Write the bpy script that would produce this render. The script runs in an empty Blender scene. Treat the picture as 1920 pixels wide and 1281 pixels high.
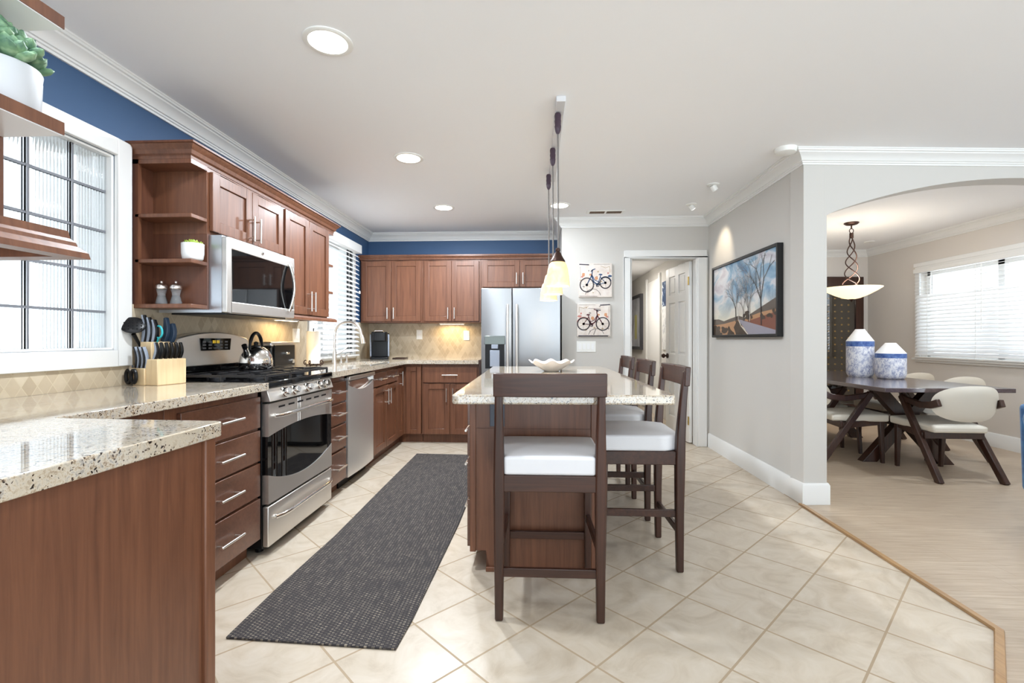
import bpy, bmesh, math, random
from mathutils import Vector, Matrix
random.seed(7)
sc = bpy.context.scene
COL = sc.collection
R = math.radians

# ------------------------------------------------------------------ camera, sky, exposure
cam_d = bpy.data.cameras.new('camera')
cam_d.sensor_fit = 'HORIZONTAL'; cam_d.sensor_width = 36.0
cam_d.lens = 894.6 / 1920 * 36.0
cam_d.shift_y = -3.8 / 1920
cam_d.clip_start = 0.02
cam = bpy.data.objects.new('camera', cam_d); COL.objects.link(cam)
cam.location = (0, 0, 1.141)
cam.rotation_euler = (R(90), 0, 0.0461)
sc.camera = cam
sc.view_settings.view_transform = 'Standard'
sc.view_settings.look = 'None'
sc.view_settings.gamma = 1.0
sc.view_settings.use_curve_mapping = False
sc.view_settings.exposure = 0.84
world = bpy.data.worlds.new('sky'); sc.world = world
world.use_nodes = True
# bright overcast sky above, stronger glow below the horizon, added to lift the ceiling
wn = world.node_tree; bg = wn.nodes['Background']; bg.inputs[1].default_value = 1.0
_tc = wn.nodes.new('ShaderNodeTexCoord'); _sx = wn.nodes.new('ShaderNodeSeparateXYZ'); _mr = wn.nodes.new('ShaderNodeMapRange'); _mx = wn.nodes.new('ShaderNodeMix'); _mx.data_type = 'RGBA'
wn.links.new(_tc.outputs['Generated'], _sx.inputs[0]); wn.links.new(_sx.outputs['Z'], _mr.inputs['Value'])
_mr.inputs['From Min'].default_value = -.12; _mr.inputs['From Max'].default_value = .12
wn.links.new(_mr.outputs[0], _mx.inputs[0]); wn.links.new(_mx.outputs[2], bg.inputs[0])
_mx.inputs[6].default_value = (2.95, 3.35, 3.65, 1); _mx.inputs[7].default_value = (.74, .84, .91, 1)
cy = sc.cycles
cy.use_denoising = True
cy.max_bounces = 10; cy.diffuse_bounces = 6; cy.glossy_bounces = 4; cy.transmission_bounces = 8; cy.transparent_max_bounces = 12
cy.sample_clamp_indirect = 6.0
cy.caustics_reflective = False

def srgb(r, g, b):
    f = lambda c: (c / 255 / 12.92) if c <= 10 else (((c / 255) + 0.055) / 1.055) ** 2.4
    return (f(r), f(g), f(b), 1.0)

def area(name, loc, rot, sx, sy, power, col=(1, 1, 1), parent=None, shape='RECTANGLE', portal=False):
    d = bpy.data.lights.new(name, 'AREA'); d.shape = shape; d.size = sx; d.size_y = sy
    d.energy = power; d.color = col[:3]
    if portal: d.cycles.is_portal = True
    o = bpy.data.objects.new(name, d); COL.objects.link(o)
    o.location = loc; o.rotation_euler = rot
    if parent:
        o.parent = parent; o.location = Vector(loc) - parent.location
    return o
# daylight enters through unseen openings, cut for light behind the camera and in the right wall
area('daylight_portal', (2.0, -3.05, 1.2), (R(90), 0, 0), 7.6, 2.3, 1, portal=True)
area('daylight_portal', (6.02, -1.1, 1.2), (0, R(90), 0), 2.2, 3.4, 1, portal=True)

# ------------------------------------------------------------------ materials
class G:
    def __init__(s, name):
        s.m = bpy.data.materials.new(name); s.m.use_nodes = True
        s.nt = s.m.node_tree; s.b = s.nt.nodes['Principled BSDF']; s.out = s.nt.nodes['Material Output']
    def n(s, t, **kw):
        x = s.nt.nodes.new(t)
        for k, v in kw.items(): setattr(x, k, v)
        return x
    def set(s, sock, v):
        if hasattr(v, 'links') or isinstance(v, bpy.types.NodeSocket): s.nt.links.new(v, sock)
        else: sock.default_value = v
    def math(s, op, a, b=None, c=None):
        x = s.n('ShaderNodeMath', operation=op); s.set(x.inputs[0], a)
        if b is not None: s.set(x.inputs[1], b)
        if c is not None: s.set(x.inputs[2], c)
        return x.outputs[0]
    def pos(s): return s.n('ShaderNodeNewGeometry').outputs['Position']
    def obj(s): return s.n('ShaderNodeTexCoord').outputs['Object']
    def dot(s, v, d):
        x = s.n('ShaderNodeVectorMath', operation='DOT_PRODUCT'); s.set(x.inputs[0], v); x.inputs[1].default_value = d
        return x.outputs['Value']
    def scale(s, v, k):
        x = s.n('ShaderNodeMapping'); s.set(x.inputs[0], v); x.inputs['Scale'].default_value = k
        return x.outputs[0]
    def noise(s, v, sc_=5, det=3, rough=.5, dist=0):
        x = s.n('ShaderNodeTexNoise'); s.set(x.inputs['Vector'], v)
        x.inputs['Scale'].default_value = sc_; x.inputs['Detail'].default_value = det
        x.inputs['Roughness'].default_value = rough; x.inputs['Distortion'].default_value = dist
        return x.outputs[0]
    def vor(s, v, sc_, out='Color'):
        x = s.n('ShaderNodeTexVoronoi'); s.set(x.inputs['Vector'], v); x.inputs['Scale'].default_value = sc_
        return x.outputs[out]
    def white(s, v):
        x = s.n('ShaderNodeTexWhiteNoise'); s.set(x.inputs[0], v); return x.outputs[0]
    def comb(s, a, b, c=0.0):
        x = s.n('ShaderNodeCombineXYZ'); s.set(x.inputs[0], a); s.set(x.inputs[1], b); s.set(x.inputs[2], c); return x.outputs[0]
    def ramp(s, f, stops):
        x = s.n('ShaderNodeValToRGB'); s.set(x.inputs[0], f)
        e = x.color_ramp.elements
        while len(e) < len(stops): e.new(.5)
        for k, (p, c) in enumerate(stops): e[k].position = p; e[k].color = c
        return x.outputs[0]
    def mix(s, f, a, b, mode='MIX'):
        x = s.n('ShaderNodeMix', data_type='RGBA', blend_type=mode)
        s.set(x.inputs[0], f); s.set(x.inputs[6], a); s.set(x.inputs[7], b); return x.outputs[2]
    def bump(s, h, st=.2, d=.01):
        x = s.n('ShaderNodeBump'); s.set(x.inputs['Height'], h); x.inputs['Strength'].default_value = st; x.inputs['Distance'].default_value = d
        s.nt.links.new(x.outputs[0], s.b.inputs['Normal'])
    def col(s, c): s.set(s.b.inputs['Base Color'], c)
    def p(s, **kw):
        for k, v in kw.items(): s.set(s.b.inputs[k.replace('_', ' ')], v)
        return s

def plain(name, c, rough=.5, metal=0.0, coat=0.0, emit=None, es=0.0, spec=None, trans=0.0, ior=None, alpha=None):
    g = G(name); g.col(c); g.p(Roughness=rough, Metallic=metal)
    if coat: g.p(Coat_Weight=coat, Coat_Roughness=.08)
    if emit: g.set(g.b.inputs['Emission Color'], emit); g.set(g.b.inputs['Emission Strength'], es)
    if spec is not None: g.set(g.b.inputs['Specular IOR Level'], spec)
    if trans: g.set(g.b.inputs['Transmission Weight'], trans)
    if ior: g.set(g.b.inputs['IOR'], ior)
    return g.m

def wood(name, c1, c2, grain='z', rough=.34, coat=.15, sc_=1.0, streak=.5):
    g = G(name); k = {'z': (26, 26, 1.3), 'x': (1.3, 26, 26), 'y': (26, 1.3, 26)}[grain]
    v = g.scale(g.obj(), tuple(q * sc_ for q in k))
    f = g.noise(v, 2.2, 5, .62, .6)
    f2 = g.noise(g.scale(g.obj(), tuple(q * sc_ * .25 for q in k)), 1.4, 2, .5, .2)
    f = g.math('ADD', g.math('MULTIPLY', f, 1 - streak * .6), g.math('MULTIPLY', f2, streak * .6))
    g.col(g.ramp(f, [(.32, c1), (.68, c2)])); g.p(Roughness=rough, Coat_Weight=coat, Coat_Roughness=.15)
    g.bump(f, .06, .002)
    return g.m

M = {}
M['cab'] = wood('cherry_stained_wood', srgb(92, 56, 39), srgb(126, 82, 58), 'z', .40, .06)
M['cabx'] = wood('cherry_stained_wood_horizontal', srgb(90, 58, 44), srgb(116, 78, 60), 'y', .28, .3)
M['cabin'] = wood('cabinet_interior_wood', srgb(84, 50, 36), srgb(112, 70, 50), 'z', .4, .06)
M['dark'] = plain('dark_recess', srgb(30, 18, 14), .7)
M['walnut'] = wood('dark_walnut', srgb(40, 21, 14), srgb(72, 41, 28), 'z', .36, .08, .8)
M['walnutx'] = wood('dark_walnut_rail', srgb(42, 22, 15), srgb(76, 44, 30), 'x', .36, .08, .8)
M['table'] = wood('dark_table_wood', srgb(66, 52, 54), srgb(98, 82, 84), 'y', .16, .8, .7)
M['espresso'] = wood('espresso_wood', srgb(40, 22, 15), srgb(68, 38, 26), 'z', .3, .2)
M['blue'] = plain('navy_blue_wall_paint', srgb(52, 82, 118), .6)
M['wall'] = plain('warm_white_wall_paint', srgb(203, 200, 195), .75)
M['wall2'] = plain('greige_wall_paint', srgb(214, 208, 201), .75)
M['ceil'] = plain('white_ceiling_paint', srgb(244, 245, 247), .85)
M['trim'] = plain('white_trim_paint', srgb(231, 231, 229), .4)
M['doorw'] = plain('white_door_paint', srgb(238, 237, 234), .4)
M['white'] = plain('white_ceramic', srgb(240, 240, 240), .3)
M['potw'] = plain('pale_grey_ceramic', srgb(198, 200, 204), .5)
M['plast'] = plain('white_plastic', srgb(238, 238, 234), .35)
M['mel'] = plain('white_melamine', srgb(240, 241, 243), .3)
M['cush'] = plain('white_vinyl_cushion', srgb(222, 222, 225), .5)
M['cream'] = plain('cream_leather', srgb(226, 219, 205), .5)
M['black'] = plain('black_plastic', srgb(16, 16, 18), .32, spec=.3)
M['bglass'] = plain('black_glass', srgb(12, 12, 13), .04, spec=.7)
M['iron'] = plain('black_cast_iron', srgb(30, 30, 33), .45)
M['nickel'] = plain('brushed_nickel', (.78, .74, .70, 1), .28, 1.0)
M['chrome'] = plain('polished_steel', (.82, .80, .77, 1), .12, 1.0)
M['bronze'] = plain('oil_rubbed_bronze', srgb(62, 40, 32), .4, .6)
M['purple'] = plain('dark_purple_sleeve', srgb(62, 44, 58), .5)
M['cord'] = plain('grey_cord', srgb(110, 104, 100), .5)
M['brass'] = plain('brass', srgb(190, 160, 90), .3, .9)
M['gold'] = plain('old_gold', srgb(170, 130, 62), .35, .7)
M['bframe'] = plain('black_frame', srgb(16, 16, 18), .45)
M['teal'] = plain('teal_plastic', srgb(48, 178, 186), .4)
M['navyp'] = plain('slate_blue_plastic', srgb(48, 66, 88), .4)
M['greyp'] = plain('grey_plastic', srgb(150, 158, 172), .4)
M['block'] = wood('pale_beech_block', srgb(214, 184, 140), srgb(236, 212, 170), 'z', .5, 0, .8)
M['mortar'] = plain('grey_mortar', srgb(118, 120, 126), .8)
M['rail_grey'] = plain('greyish_white_metal', srgb(214, 214, 216), .4)
M['paper'] = plain('paper_towel', srgb(244, 240, 230), .9)
M['sinkm'] = plain('white_sink', srgb(235, 236, 238), .25)
M['vent'] = plain('brown_vent_slot', srgb(96, 72, 50), .7)
M['lens'] = plain('lit_lens', srgb(255, 252, 244), .5, emit=(1, .95, .86, 1), es=4.0)
M['lensw'] = plain('lit_warm_lens', srgb(255, 240, 205), .5, emit=(1, .8, .5, 1), es=5.0)
M['button'] = plain('grey_buttons', srgb(90, 92, 96), .4)
M['ledd'] = plain('clock_digits', srgb(40, 36, 10), .4, emit=srgb(180, 150, 40), es=.8)

def steel(name, axis='z', c=(.60, .60, .61, 1), r=.27):
    g = G(name); k = {'z': (1, 1, 90), 'y': (90, 90, 1)}[axis]
    f = g.noise(g.scale(g.obj(), k), 3, 2)
    g.col(c); g.p(Metallic=1.0, Roughness=g.math('MULTIPLY_ADD', f, .04, r - .02)); return g.m
M['steel'] = steel('stainless_steel', 'z', (.86, .85, .84, 1), .42)
M['steelw'] = steel('warm_stainless_steel', 'z', (.74, .71, .675, 1), .42)
M['fridge'] = steel('fridge_stainless', 'y', (.37, .375, .385, 1), .33)

def granite():
    g = G('cream_speckled_granite'); v = g.obj()
    dv = g.n('ShaderNodeVectorMath', operation='MULTIPLY_ADD'); nz = g.n('ShaderNodeTexNoise'); g.set(nz.inputs['Vector'], v); nz.inputs['Scale'].default_value = 60
    g.set(dv.inputs[0], nz.outputs['Color']); dv.inputs[1].default_value = (.02, .02, .02); g.set(dv.inputs[2], v); v0 = v; v = dv.outputs[0]
    a = g.noise(v0, 75, 6, .75, .2); b = g.noise(v, 5, 4, .6, .8)
    base = g.ramp(a, [(.39, srgb(132, 110, 88)), (.46, srgb(186, 170, 148)), (.52, srgb(208, 199, 184)), (.60, srgb(158, 152, 146))])
    base = g.mix(g.ramp(b, [(.45, (0, 0, 0, 1)), (.7, (1, 1, 1, 1))]), base, srgb(198, 186, 166))
    d = g.vor(v, 130, 'Distance'); c = g.noise(v, 34, 3, .6)
    spk = g.math('MULTIPLY', g.math('LESS_THAN', d, .30), g.math('GREATER_THAN', c, .52))
    base = g.mix(spk, base, srgb(70, 52, 40))
    spk2 = g.math('MULTIPLY', g.math('LESS_THAN', g.vor(v, 80, 'Distance'), .27), g.math('GREATER_THAN', g.noise(v, 26, 2), .57))
    base = g.mix(spk2, base, srgb(44, 36, 32))
    g.col(base); g.p(Roughness=.07, Coat_Weight=.3, Coat_Roughness=.03); g.set(g.b.inputs['Specular IOR Level'], .6)
    return g.m
M['granite'] = granite()

def tile_floor():
    g = G('diagonal_ceramic_floor_tile'); v = g.pos(); P = .327
    t = g.math('DIVIDE', g.math('SUBTRACT', g.dot(v, (.6947, .7193, 0)), .048), P)
    n = g.math('DIVIDE', g.math('SUBTRACT', g.dot(v, (-.7193, .6947, 0)), .024), P)
    e = lambda q: g.math('ABSOLUTE', g.math('SUBTRACT', g.math('FRACT', q), .5))
    m = g.math('MAXIMUM', e(t), e(n))
    grout = g.math('GREATER_THAN', m, .5 - .0042 / P)
    rnd = g.white(g.comb(g.math('FLOOR', t), g.math('FLOOR', n)))
    off = g.n('ShaderNodeVectorMath', operation='ADD'); g.set(off.inputs[0], v); g.set(off.inputs[1], g.comb(g.math('MULTIPLY', rnd, 17.0), g.math('MULTIPLY', rnd, 9.0)))
    f = g.noise(off.outputs[0], 5.5, 6, .62, 1.6)
    c = g.ramp(f, [(.28, srgb(178, 163, 143)), (.5, srgb(196, 183, 165)), (.72, srgb(206, 195, 180))])
    c = g.mix(g.math('MULTIPLY', rnd, .16), c, srgb(196, 180, 156))
    c = g.mix(grout, c, srgb(168, 148, 122))
    g.col(c); g.p(Roughness=g.math('MULTIPLY_ADD', grout, .45, .30))
    g.bump(g.math('SUBTRACT', g.math('MULTIPLY', f, .12), grout), .25, .002); return g.m
M['tile'] = tile_floor()

def plank_floor():
    g = G('light_oak_plank_floor'); v = g.pos()
    y = g.math('DIVIDE', g.dot(v, (0, 1, 0)), .15); row = g.math('FLOOR', y)
    x = g.math('ADD', g.math('DIVIDE', g.dot(v, (1, 0, 0)), 1.2), g.math('MULTIPLY', g.white(g.comb(row, 3.0)), 5.0))
    rnd = g.white(g.comb(row, g.math('FLOOR', x)))
    gap = g.math('MAXIMUM', g.math('GREATER_THAN', g.math('ABSOLUTE', g.math('SUBTRACT', g.math('FRACT', y), .5)), .492),
                 g.math('GREATER_THAN', g.math('ABSOLUTE', g.math('SUBTRACT', g.math('FRACT', x), .5)), .499))
    f = g.noise(g.scale(v, (2.2, 30, 1)), 2, 5, .6, .8)
    c = g.ramp(f, [(.3, srgb(162, 142, 120)), (.7, srgb(194, 177, 156))])
    c = g.mix(g.math('MULTIPLY', rnd, .45), c, srgb(172, 152, 130))
    c = g.mix(g.math('MULTIPLY', gap, .5), c, srgb(140, 112, 84))
    g.col(c); g.p(Roughness=.36); g.bump(f, .05, .002); return g.m
M['plank'] = plank_floor()

def splash(name, ax):
    g = G(name); v = g.pos(); a = g.math('DIVIDE', g.dot(v, ax), .062); z = g.math('DIVIDE', g.dot(v, (0, 0, 1)), .095)
    p_ = g.math('ADD', a, z); q = g.math('SUBTRACT', a, z)
    e = lambda w: g.math('ABSOLUTE', g.math('SUBTRACT', g.math('FRACT', w), .5))
    gr = g.math('GREATER_THAN', g.math('MAXIMUM', e(p_), e(q)), .465)
    rnd = g.white(g.comb(g.math('FLOOR', p_), g.math('FLOOR', q)))
    f = g.noise(v, 40, 4, .6)
    c = g.ramp(rnd, [(0, srgb(178, 162, 138)), (.5, srgb(192, 177, 153)), (1, srgb(207, 194, 171))])
    c = g.mix(g.math('MULTIPLY', f, .35), c, srgb(166, 146, 120))
    c = g.mix(gr, c, srgb(196, 182, 156))
    g.col(c); g.p(Roughness=.42); g.bump(g.math('SUBTRACT', g.math('MULTIPLY', f, .2), gr), .2, .002); return g.m
M['splashl'] = splash('tan_diamond_tile_left', (0, 1, 0))
M['splashb'] = splash('tan_diamond_tile_back', (1, 0, 0))

def rug():
    g = G('woven_charcoal_rug'); v = g.pos()
    x = g.math('DIVIDE', g.dot(v, (1, 0, 0)), .015); y = g.math('DIVIDE', g.dot(v, (0, 1, 0)), .015)
    par = g.math('MODULO', g.math('ABSOLUTE', g.math('FLOOR', x)), 2.0)
    yy = g.math('ADD', y, g.math('MULTIPLY', par, .5))
    dx = g.math('ABSOLUTE', g.math('SUBTRACT', g.math('FRACT', x), .5)); dy = g.math('ABSOLUTE', g.math('SUBTRACT', g.math('FRACT', yy), .5))
    kn = g.math('MULTIPLY', g.math('LESS_THAN', dx, .36), g.math('LESS_THAN', dy, .27))
    st = g.noise(g.scale(v, (90, 9, 1)), 1, 3, .6); rnd = g.white(g.comb(g.math('FLOOR', x), g.math('FLOOR', yy)))
    tan = g.mix(rnd, srgb(92, 84, 76), srgb(138, 128, 114)); dk = g.mix(st, srgb(30, 33, 44), srgb(64, 57, 54))
    tan = g.mix(g.ramp(st, [(.4, (0, 0, 0, 1)), (.62, (1, 1, 1, 1))]), tan, srgb(64, 60, 59))
    g.col(g.mix(kn, dk, tan)); g.p(Roughness=.95); g.bump(kn, .5, .003); return g.m
M['rug'] = rug()

def vase_glaze():
    g = G('blue_and_white_glaze'); v = g.obj(); z = g.dot(v, (0, 0, 1))
    f = g.noise(g.scale(v, (1, 1, .7)), 34, 7, .8, .3); b = g.noise(v, 9, 3, .5)
    body = g.ramp(f, [(.32, srgb(104, 112, 158)), (.45, srgb(176, 182, 206)), (.55, srgb(238, 238, 242))])
    g.col(body); g.p(Roughness=.4); return g.m
M['vase'] = vase_glaze()
g_ = G('cobalt_band'); g_.col(g_.ramp(g_.noise(g_.obj(), 30, 4, .6), [(.35, srgb(40, 72, 140)), (.65, srgb(92, 122, 178))])); g_.p(Roughness=.45); M['cobalt'] = g_.m
g_ = G('amber_glass_shade')
g_.col(g_.ramp(g_.noise(g_.obj(), 14, 4, .6, 1), [(.35, srgb(232, 200, 140)), (.65, srgb(246, 226, 184))]))
g_.set(g_.b.inputs['Emission Color'], srgb(255, 214, 140)); g_.set(g_.b.inputs['Emission Strength'], .28); g_.p(Roughness=.35); M['shade'] = g_.m
M['bowlg'] = plain('alabaster_glass', srgb(250, 238, 214), .35, emit=srgb(255, 226, 176), es=.75)
g_ = G('succulent_green'); g_.col(g_.ramp(g_.noise(g_.pos(), 55, 2), [(.35, srgb(70, 106, 86)), (.55, srgb(110, 146, 110)), (.75, srgb(158, 186, 148))])); g_.p(Roughness=.5); M['succ'] = g_.m
g_ = G('bright_leaf_green'); g_.col(g_.ramp(g_.noise(g_.pos(), 80, 2), [(.35, srgb(128, 160, 40)), (.7, srgb(196, 214, 96))])); g_.p(Roughness=.5); M['leaf'] = g_.m
g_ = G('blue_velvet'); g_.col(g_.ramp(g_.noise(g_.obj(), 18, 3), [(.35, srgb(36, 84, 132)), (.65, srgb(58, 116, 168))])); g_.p(Roughness=.85, Sheen_Weight=.4); M['velvet'] = g_.m
# blinds: thin white slats that let some daylight through
g_ = G('white_blind_slat'); g_.col(srgb(245, 245, 245)); g_.p(Roughness=.5)
tr = g_.n('ShaderNodeBsdfTranslucent'); tr.inputs[0].default_value = srgb(250, 250, 250)
mx = g_.n('ShaderNodeMixShader'); mx.inputs[0].default_value = .24
g_.nt.links.new(g_.b.outputs[0], mx.inputs[1]); g_.nt.links.new(tr.outputs[0], mx.inputs[2]); g_.nt.links.new(mx.outputs[0], g_.out.inputs[0]); M['slat'] = g_.m
M['gblock'] = plain('ribbed_glass_block', (.97, .985, 1, 1), .05, trans=1.0, ior=1.33)
M['pane'] = plain('window_glass', (1, 1, 1, 1), 0.0, trans=1.0, ior=1.02)
M['jar'] = plain('clear_acrylic', (.92, .94, .96, 1), .05, trans=.85, ior=1.3)

# ------------------------------------------------------------------ mesh helpers
class MB:
    def __init__(s): s.v = []; s.f = []; s.mi = []; s.xf = None
    def add(s, vs, fs, m=0):
        o = len(s.v)
        for p in vs:
            p = Vector(p); s.v.append(s.xf @ p if s.xf else p)
        for f in fs: s.f.append(tuple(i + o for i in f)); s.mi.append(m)
        return s
    def box(s, x0, x1, y0, y1, z0, z1, m=0):
        x0, x1 = sorted((x0, x1)); y0, y1 = sorted((y0, y1)); z0, z1 = sorted((z0, z1))
        vs = [(x, y, z) for z in (z0, z1) for y in (y0, y1) for x in (x0, x1)]
        return s.add(vs, [(0, 2, 3, 1), (4, 5, 7, 6), (0, 1, 5, 4), (2, 6, 7, 3), (0, 4, 6, 2), (1, 3, 7, 5)], m)
    def hexa(s, lo, hi, m=0):  # lo, hi: 4 points each, counter clockwise seen from outside of hi
        return s.add(list(lo) + list(hi), [(3, 2, 1, 0), (4, 5, 6, 7), (0, 1, 5, 4), (1, 2, 6, 5), (2, 3, 7, 6), (3, 0, 4, 7)], m)
    def beam(s, p0, p1, w, h, up=(0, 0, 1), m=0, w1=None, h1=None):
        p0 = Vector(p0); p1 = Vector(p1); d = (p1 - p0).normalized(); u = Vector(up)
        a = d.cross(u)
        if a.length < 1e-4: a = Vector((1, 0, 0))
        a.normalize(); b = a.cross(d).normalized()
        w1 = w if w1 is None else w1; h1 = h if h1 is None else h1
        q = lambda p, w_, h_: [p - a * w_ / 2 - b * h_ / 2, p + a * w_ / 2 - b * h_ / 2, p + a * w_ / 2 + b * h_ / 2, p - a * w_ / 2 + b * h_ / 2]
        lo, hi = q(p0, w, h), q(p1, w1, h1)
        return s.add(lo + hi, [(0, 1, 2, 3), (7, 6, 5, 4), (4, 5, 1, 0), (5, 6, 2, 1), (6, 7, 3, 2), (7, 4, 0, 3)], m)
    def loft(s, secs, up=(0, 1, 0), m=0):
        """continuous bar through (point, width, height) sections"""
        u = Vector(up); P = [Vector(q[0]) for q in secs]; N = len(P); vs = []
        for i, (p, w, h) in enumerate(secs):
            d = (P[min(i + 1, N - 1)] - P[max(i - 1, 0)]).normalized(); a = d.cross(u); a.normalize(); b = a.cross(d).normalized(); p = Vector(p)
            vs += [p - a * w / 2 - b * h / 2, p + a * w / 2 - b * h / 2, p + a * w / 2 + b * h / 2, p - a * w / 2 + b * h / 2]
        fs = [(0, 1, 2, 3), tuple(4 * (N - 1) + k for k in (3, 2, 1, 0))]
        for i in range(N - 1):
            o = 4 * i; fs += [(o + 4, o + 5, o + 1, o), (o + 5, o + 6, o + 2, o + 1), (o + 6, o + 7, o + 3, o + 2), (o + 7, o + 4, o, o + 3)]
        return s.add(vs, fs, m)
    def tube(s, pts, r, n=10, m=0, closed=False):
        pts = [Vector(p) for p in pts]; rs = r if isinstance(r, (list, tuple)) else [r] * len(pts)
        base = len(s.v); prev = None; vs = []; fs = []
        N = len(pts)
        for i, p in enumerate(pts):
            d = (pts[(i + 1) % N] - pts[i - 1]) if (closed or 0 < i < N - 1) else (pts[min(i + 1, N - 1)] - pts[max(i - 1, 0)])
            d.normalize()
            if prev is None:
                a = d.cross(Vector((0, 0, 1)))
                if a.length < 1e-3: a = d.cross(Vector((1, 0, 0)))
            else: a = prev - d * prev.dot(d)
            a.normalize(); prev = a; b = d.cross(a)
            for k in range(n):
                t = 2 * math.pi * k / n; vs.append(p + (a * math.cos(t) + b * math.sin(t)) * rs[i])
        for i in range(N if closed else N - 1):
            j = (i + 1) % N
            for k in range(n):
                k2 = (k + 1) % n; fs.append((i * n + k, i * n + k2, j * n + k2, j * n + k))
        if not closed: fs.append(tuple(range(n - 1, -1, -1))); fs.append(tuple((N - 1) * n + k for k in range(n)))
        return s.add(vs, fs, m)
    def cyl(s, p0, p1, r0, r1=None, n=20, m=0):
        return s.tube([p0, p1], [r0, r0 if r1 is None else r1], n, m)
    def lathe(s, prof, c=(0, 0, 0), n=32, m=0, mods=None, mfun=None):
        vs = []; fs = []; cx, cy_, cz = c
        for i, (r, z) in enumerate(prof):
            for k in range(n):
                t = 2 * math.pi * k / n; rr = r * (mods(t, i) if mods else 1)
                vs.append((cx + rr * math.cos(t), cy_ + rr * math.sin(t), cz + z))
        L = len(prof); ms = []
        for i in range(L - 1):
            for k in range(n):
                k2 = (k + 1) % n; fs.append((i * n + k, i * n + k2, (i + 1) * n + k2, (i + 1) * n + k)); ms.append(mfun(i) if mfun else m)
        fs.append(tuple(range(n - 1, -1, -1))); ms.append(mfun(0) if mfun else m)
        fs.append(tuple((L - 1) * n + k for k in range(n))); ms.append(mfun(L - 2) if mfun else m)
        o = len(s.mi); s.add(vs, fs, m); s.mi[o:] = ms
        return s
    def prism(s, poly, axis, a0, a1, m=0):
        """poly of 2D points extruded along axis; axis x: (y,z), y: (x,z), z: (x,y)"""
        f = {'x': lambda p, a: (a, p[0], p[1]), 'y': lambda p, a: (p[0], a, p[1]), 'z': lambda p, a: (p[0], p[1], a)}[axis]
        n = len(poly); vs = [f(p, a0) for p in poly] + [f(p, a1) for p in poly]
        fs = [tuple(range(n - 1, -1, -1)), tuple(range(n, 2 * n))] + [(i, (i + 1) % n, (i + 1) % n + n, i + n) for i in range(n)]
        return s.add(vs, fs, m)
    def sweep(s, path, prof, m=0, closed=False):
        """2D path swept with profile (out, z); out is to the right of the direction of travel"""
        P = [Vector((p[0], p[1])) for p in path]; N = len(P); vs = []; K = len(prof)
        for i, p in enumerate(P):
            if 0 < i < N - 1 or closed:
                a = (P[i] - P[i - 1]).normalized(); b = (P[(i + 1) % N] - P[i]).normalized()
            elif i == 0: a = b = (P[1] - P[0]).normalized()
            else: a = b = (P[-1] - P[-2]).normalized()
            na = Vector((a.y, -a.x)); nb = Vector((b.y, -b.x)); mdir = (na + nb)
            mdir = mdir / max(.2, mdir.dot(na)) if mdir.length > 1e-5 else na
            for (o, z) in prof: vs.append((p.x + mdir.x * o, p.y + mdir.y * o, z))
        fs = []
        for i in range(N if closed else N - 1):
            j = (i + 1) % N
            for k in range(K):
                k2 = (k + 1) % K; fs.append((i * K + k, j * K + k, j * K + k2, i * K + k2))
        if not closed: fs.append(tuple(range(K))); fs.append(tuple((N - 1) * K + k for k in range(K - 1, -1, -1)))
        return s.add(vs, fs, m)
    def ell(s, c, r, n=12, m=0, rot=None):
        vs = []; fs = []; h = n // 2
        for i in range(h + 1):
            a = math.pi * i / h - math.pi / 2
            for k in range(n):
                t = 2 * math.pi * k / n; p = Vector((r[0] * math.cos(a) * math.cos(t), r[1] * math.cos(a) * math.sin(t), r[2] * math.sin(a)))
                if rot: p = rot @ p
                vs.append(Vector(c) + p)
        for i in range(h):
            for k in range(n):
                k2 = (k + 1) % n; fs.append((i * n + k, i * n + k2, (i + 1) * n + k2, (i + 1) * n + k))
        return s.add(vs, fs, m)

LOC = {}
def root_of(o):
    while o.parent: o = o.parent
    return o
def obj(name, mb, mats, parent=None, bevel=0.0, smooth=40, loc=None, rz=0.0, seg=2, local=False, subsurf=0):
    if not isinstance(mats, (list, tuple)): mats = [mats]
    off = Vector((0, 0, 0))
    if parent is not None and loc is None and not local: off = LOC.get(root_of(parent).name, off)
    me = bpy.data.meshes.new(name)
    me.from_pydata([tuple(v - off) for v in mb.v], [], mb.f)
    for m_ in mats: me.materials.append(m_)
    for p, k in zip(me.polygons, mb.mi): p.material_index = k
    bm = bmesh.new(); bm.from_mesh(me); bmesh.ops.remove_doubles(bm, verts=bm.verts, dist=1e-6)
    bmesh.ops.dissolve_degenerate(bm, dist=1e-7, edges=bm.edges)
    bmesh.ops.recalc_face_normals(bm, faces=bm.faces); bm.to_mesh(me); bm.free()
    if smooth:
        me.shade_smooth(); me.set_sharp_from_angle(angle=R(smooth))
    o = bpy.data.objects.new(name, me); COL.objects.link(o)
    if parent is not None: o.parent = parent
    if loc is not None:
        o.location = Vector(loc) - (LOC.get(root_of(parent).name, Vector()) if parent is not None and parent.type == 'EMPTY' and not local else Vector())
    o.rotation_euler = (0, 0, rz)
    if bevel:
        b = o.modifiers.new('bevel', 'BEVEL'); b.width = bevel; b.segments = seg; b.limit_method = 'ANGLE'; b.angle_limit = R(35); b.harden_normals = False
    if subsurf:
        q = o.modifiers.new('subsurf', 'SUBSURF'); q.levels = subsurf; q.render_levels = subsurf
    return o
def tag(o, label, cat, group=None, kind=None):
    o['label'] = label; o['category'] = cat
    if group: o['group'] = group
    if kind: o['kind'] = kind
    return o
def thing(name, label, cat, loc=(0, 0, 0), rz=0.0, group=None):
    o = bpy.data.objects.new(name, None); o.empty_display_size = .05; COL.objects.link(o)
    o.location = loc; o.rotation_euler = (0, 0, rz); LOC[o.name] = Vector(loc)
    return tag(o, label, cat, group)
def solo(name, mb, mats, label, cat, group=None, **kw):
    return tag(obj(name, mb, mats, None, **kw), label, cat, group)
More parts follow.
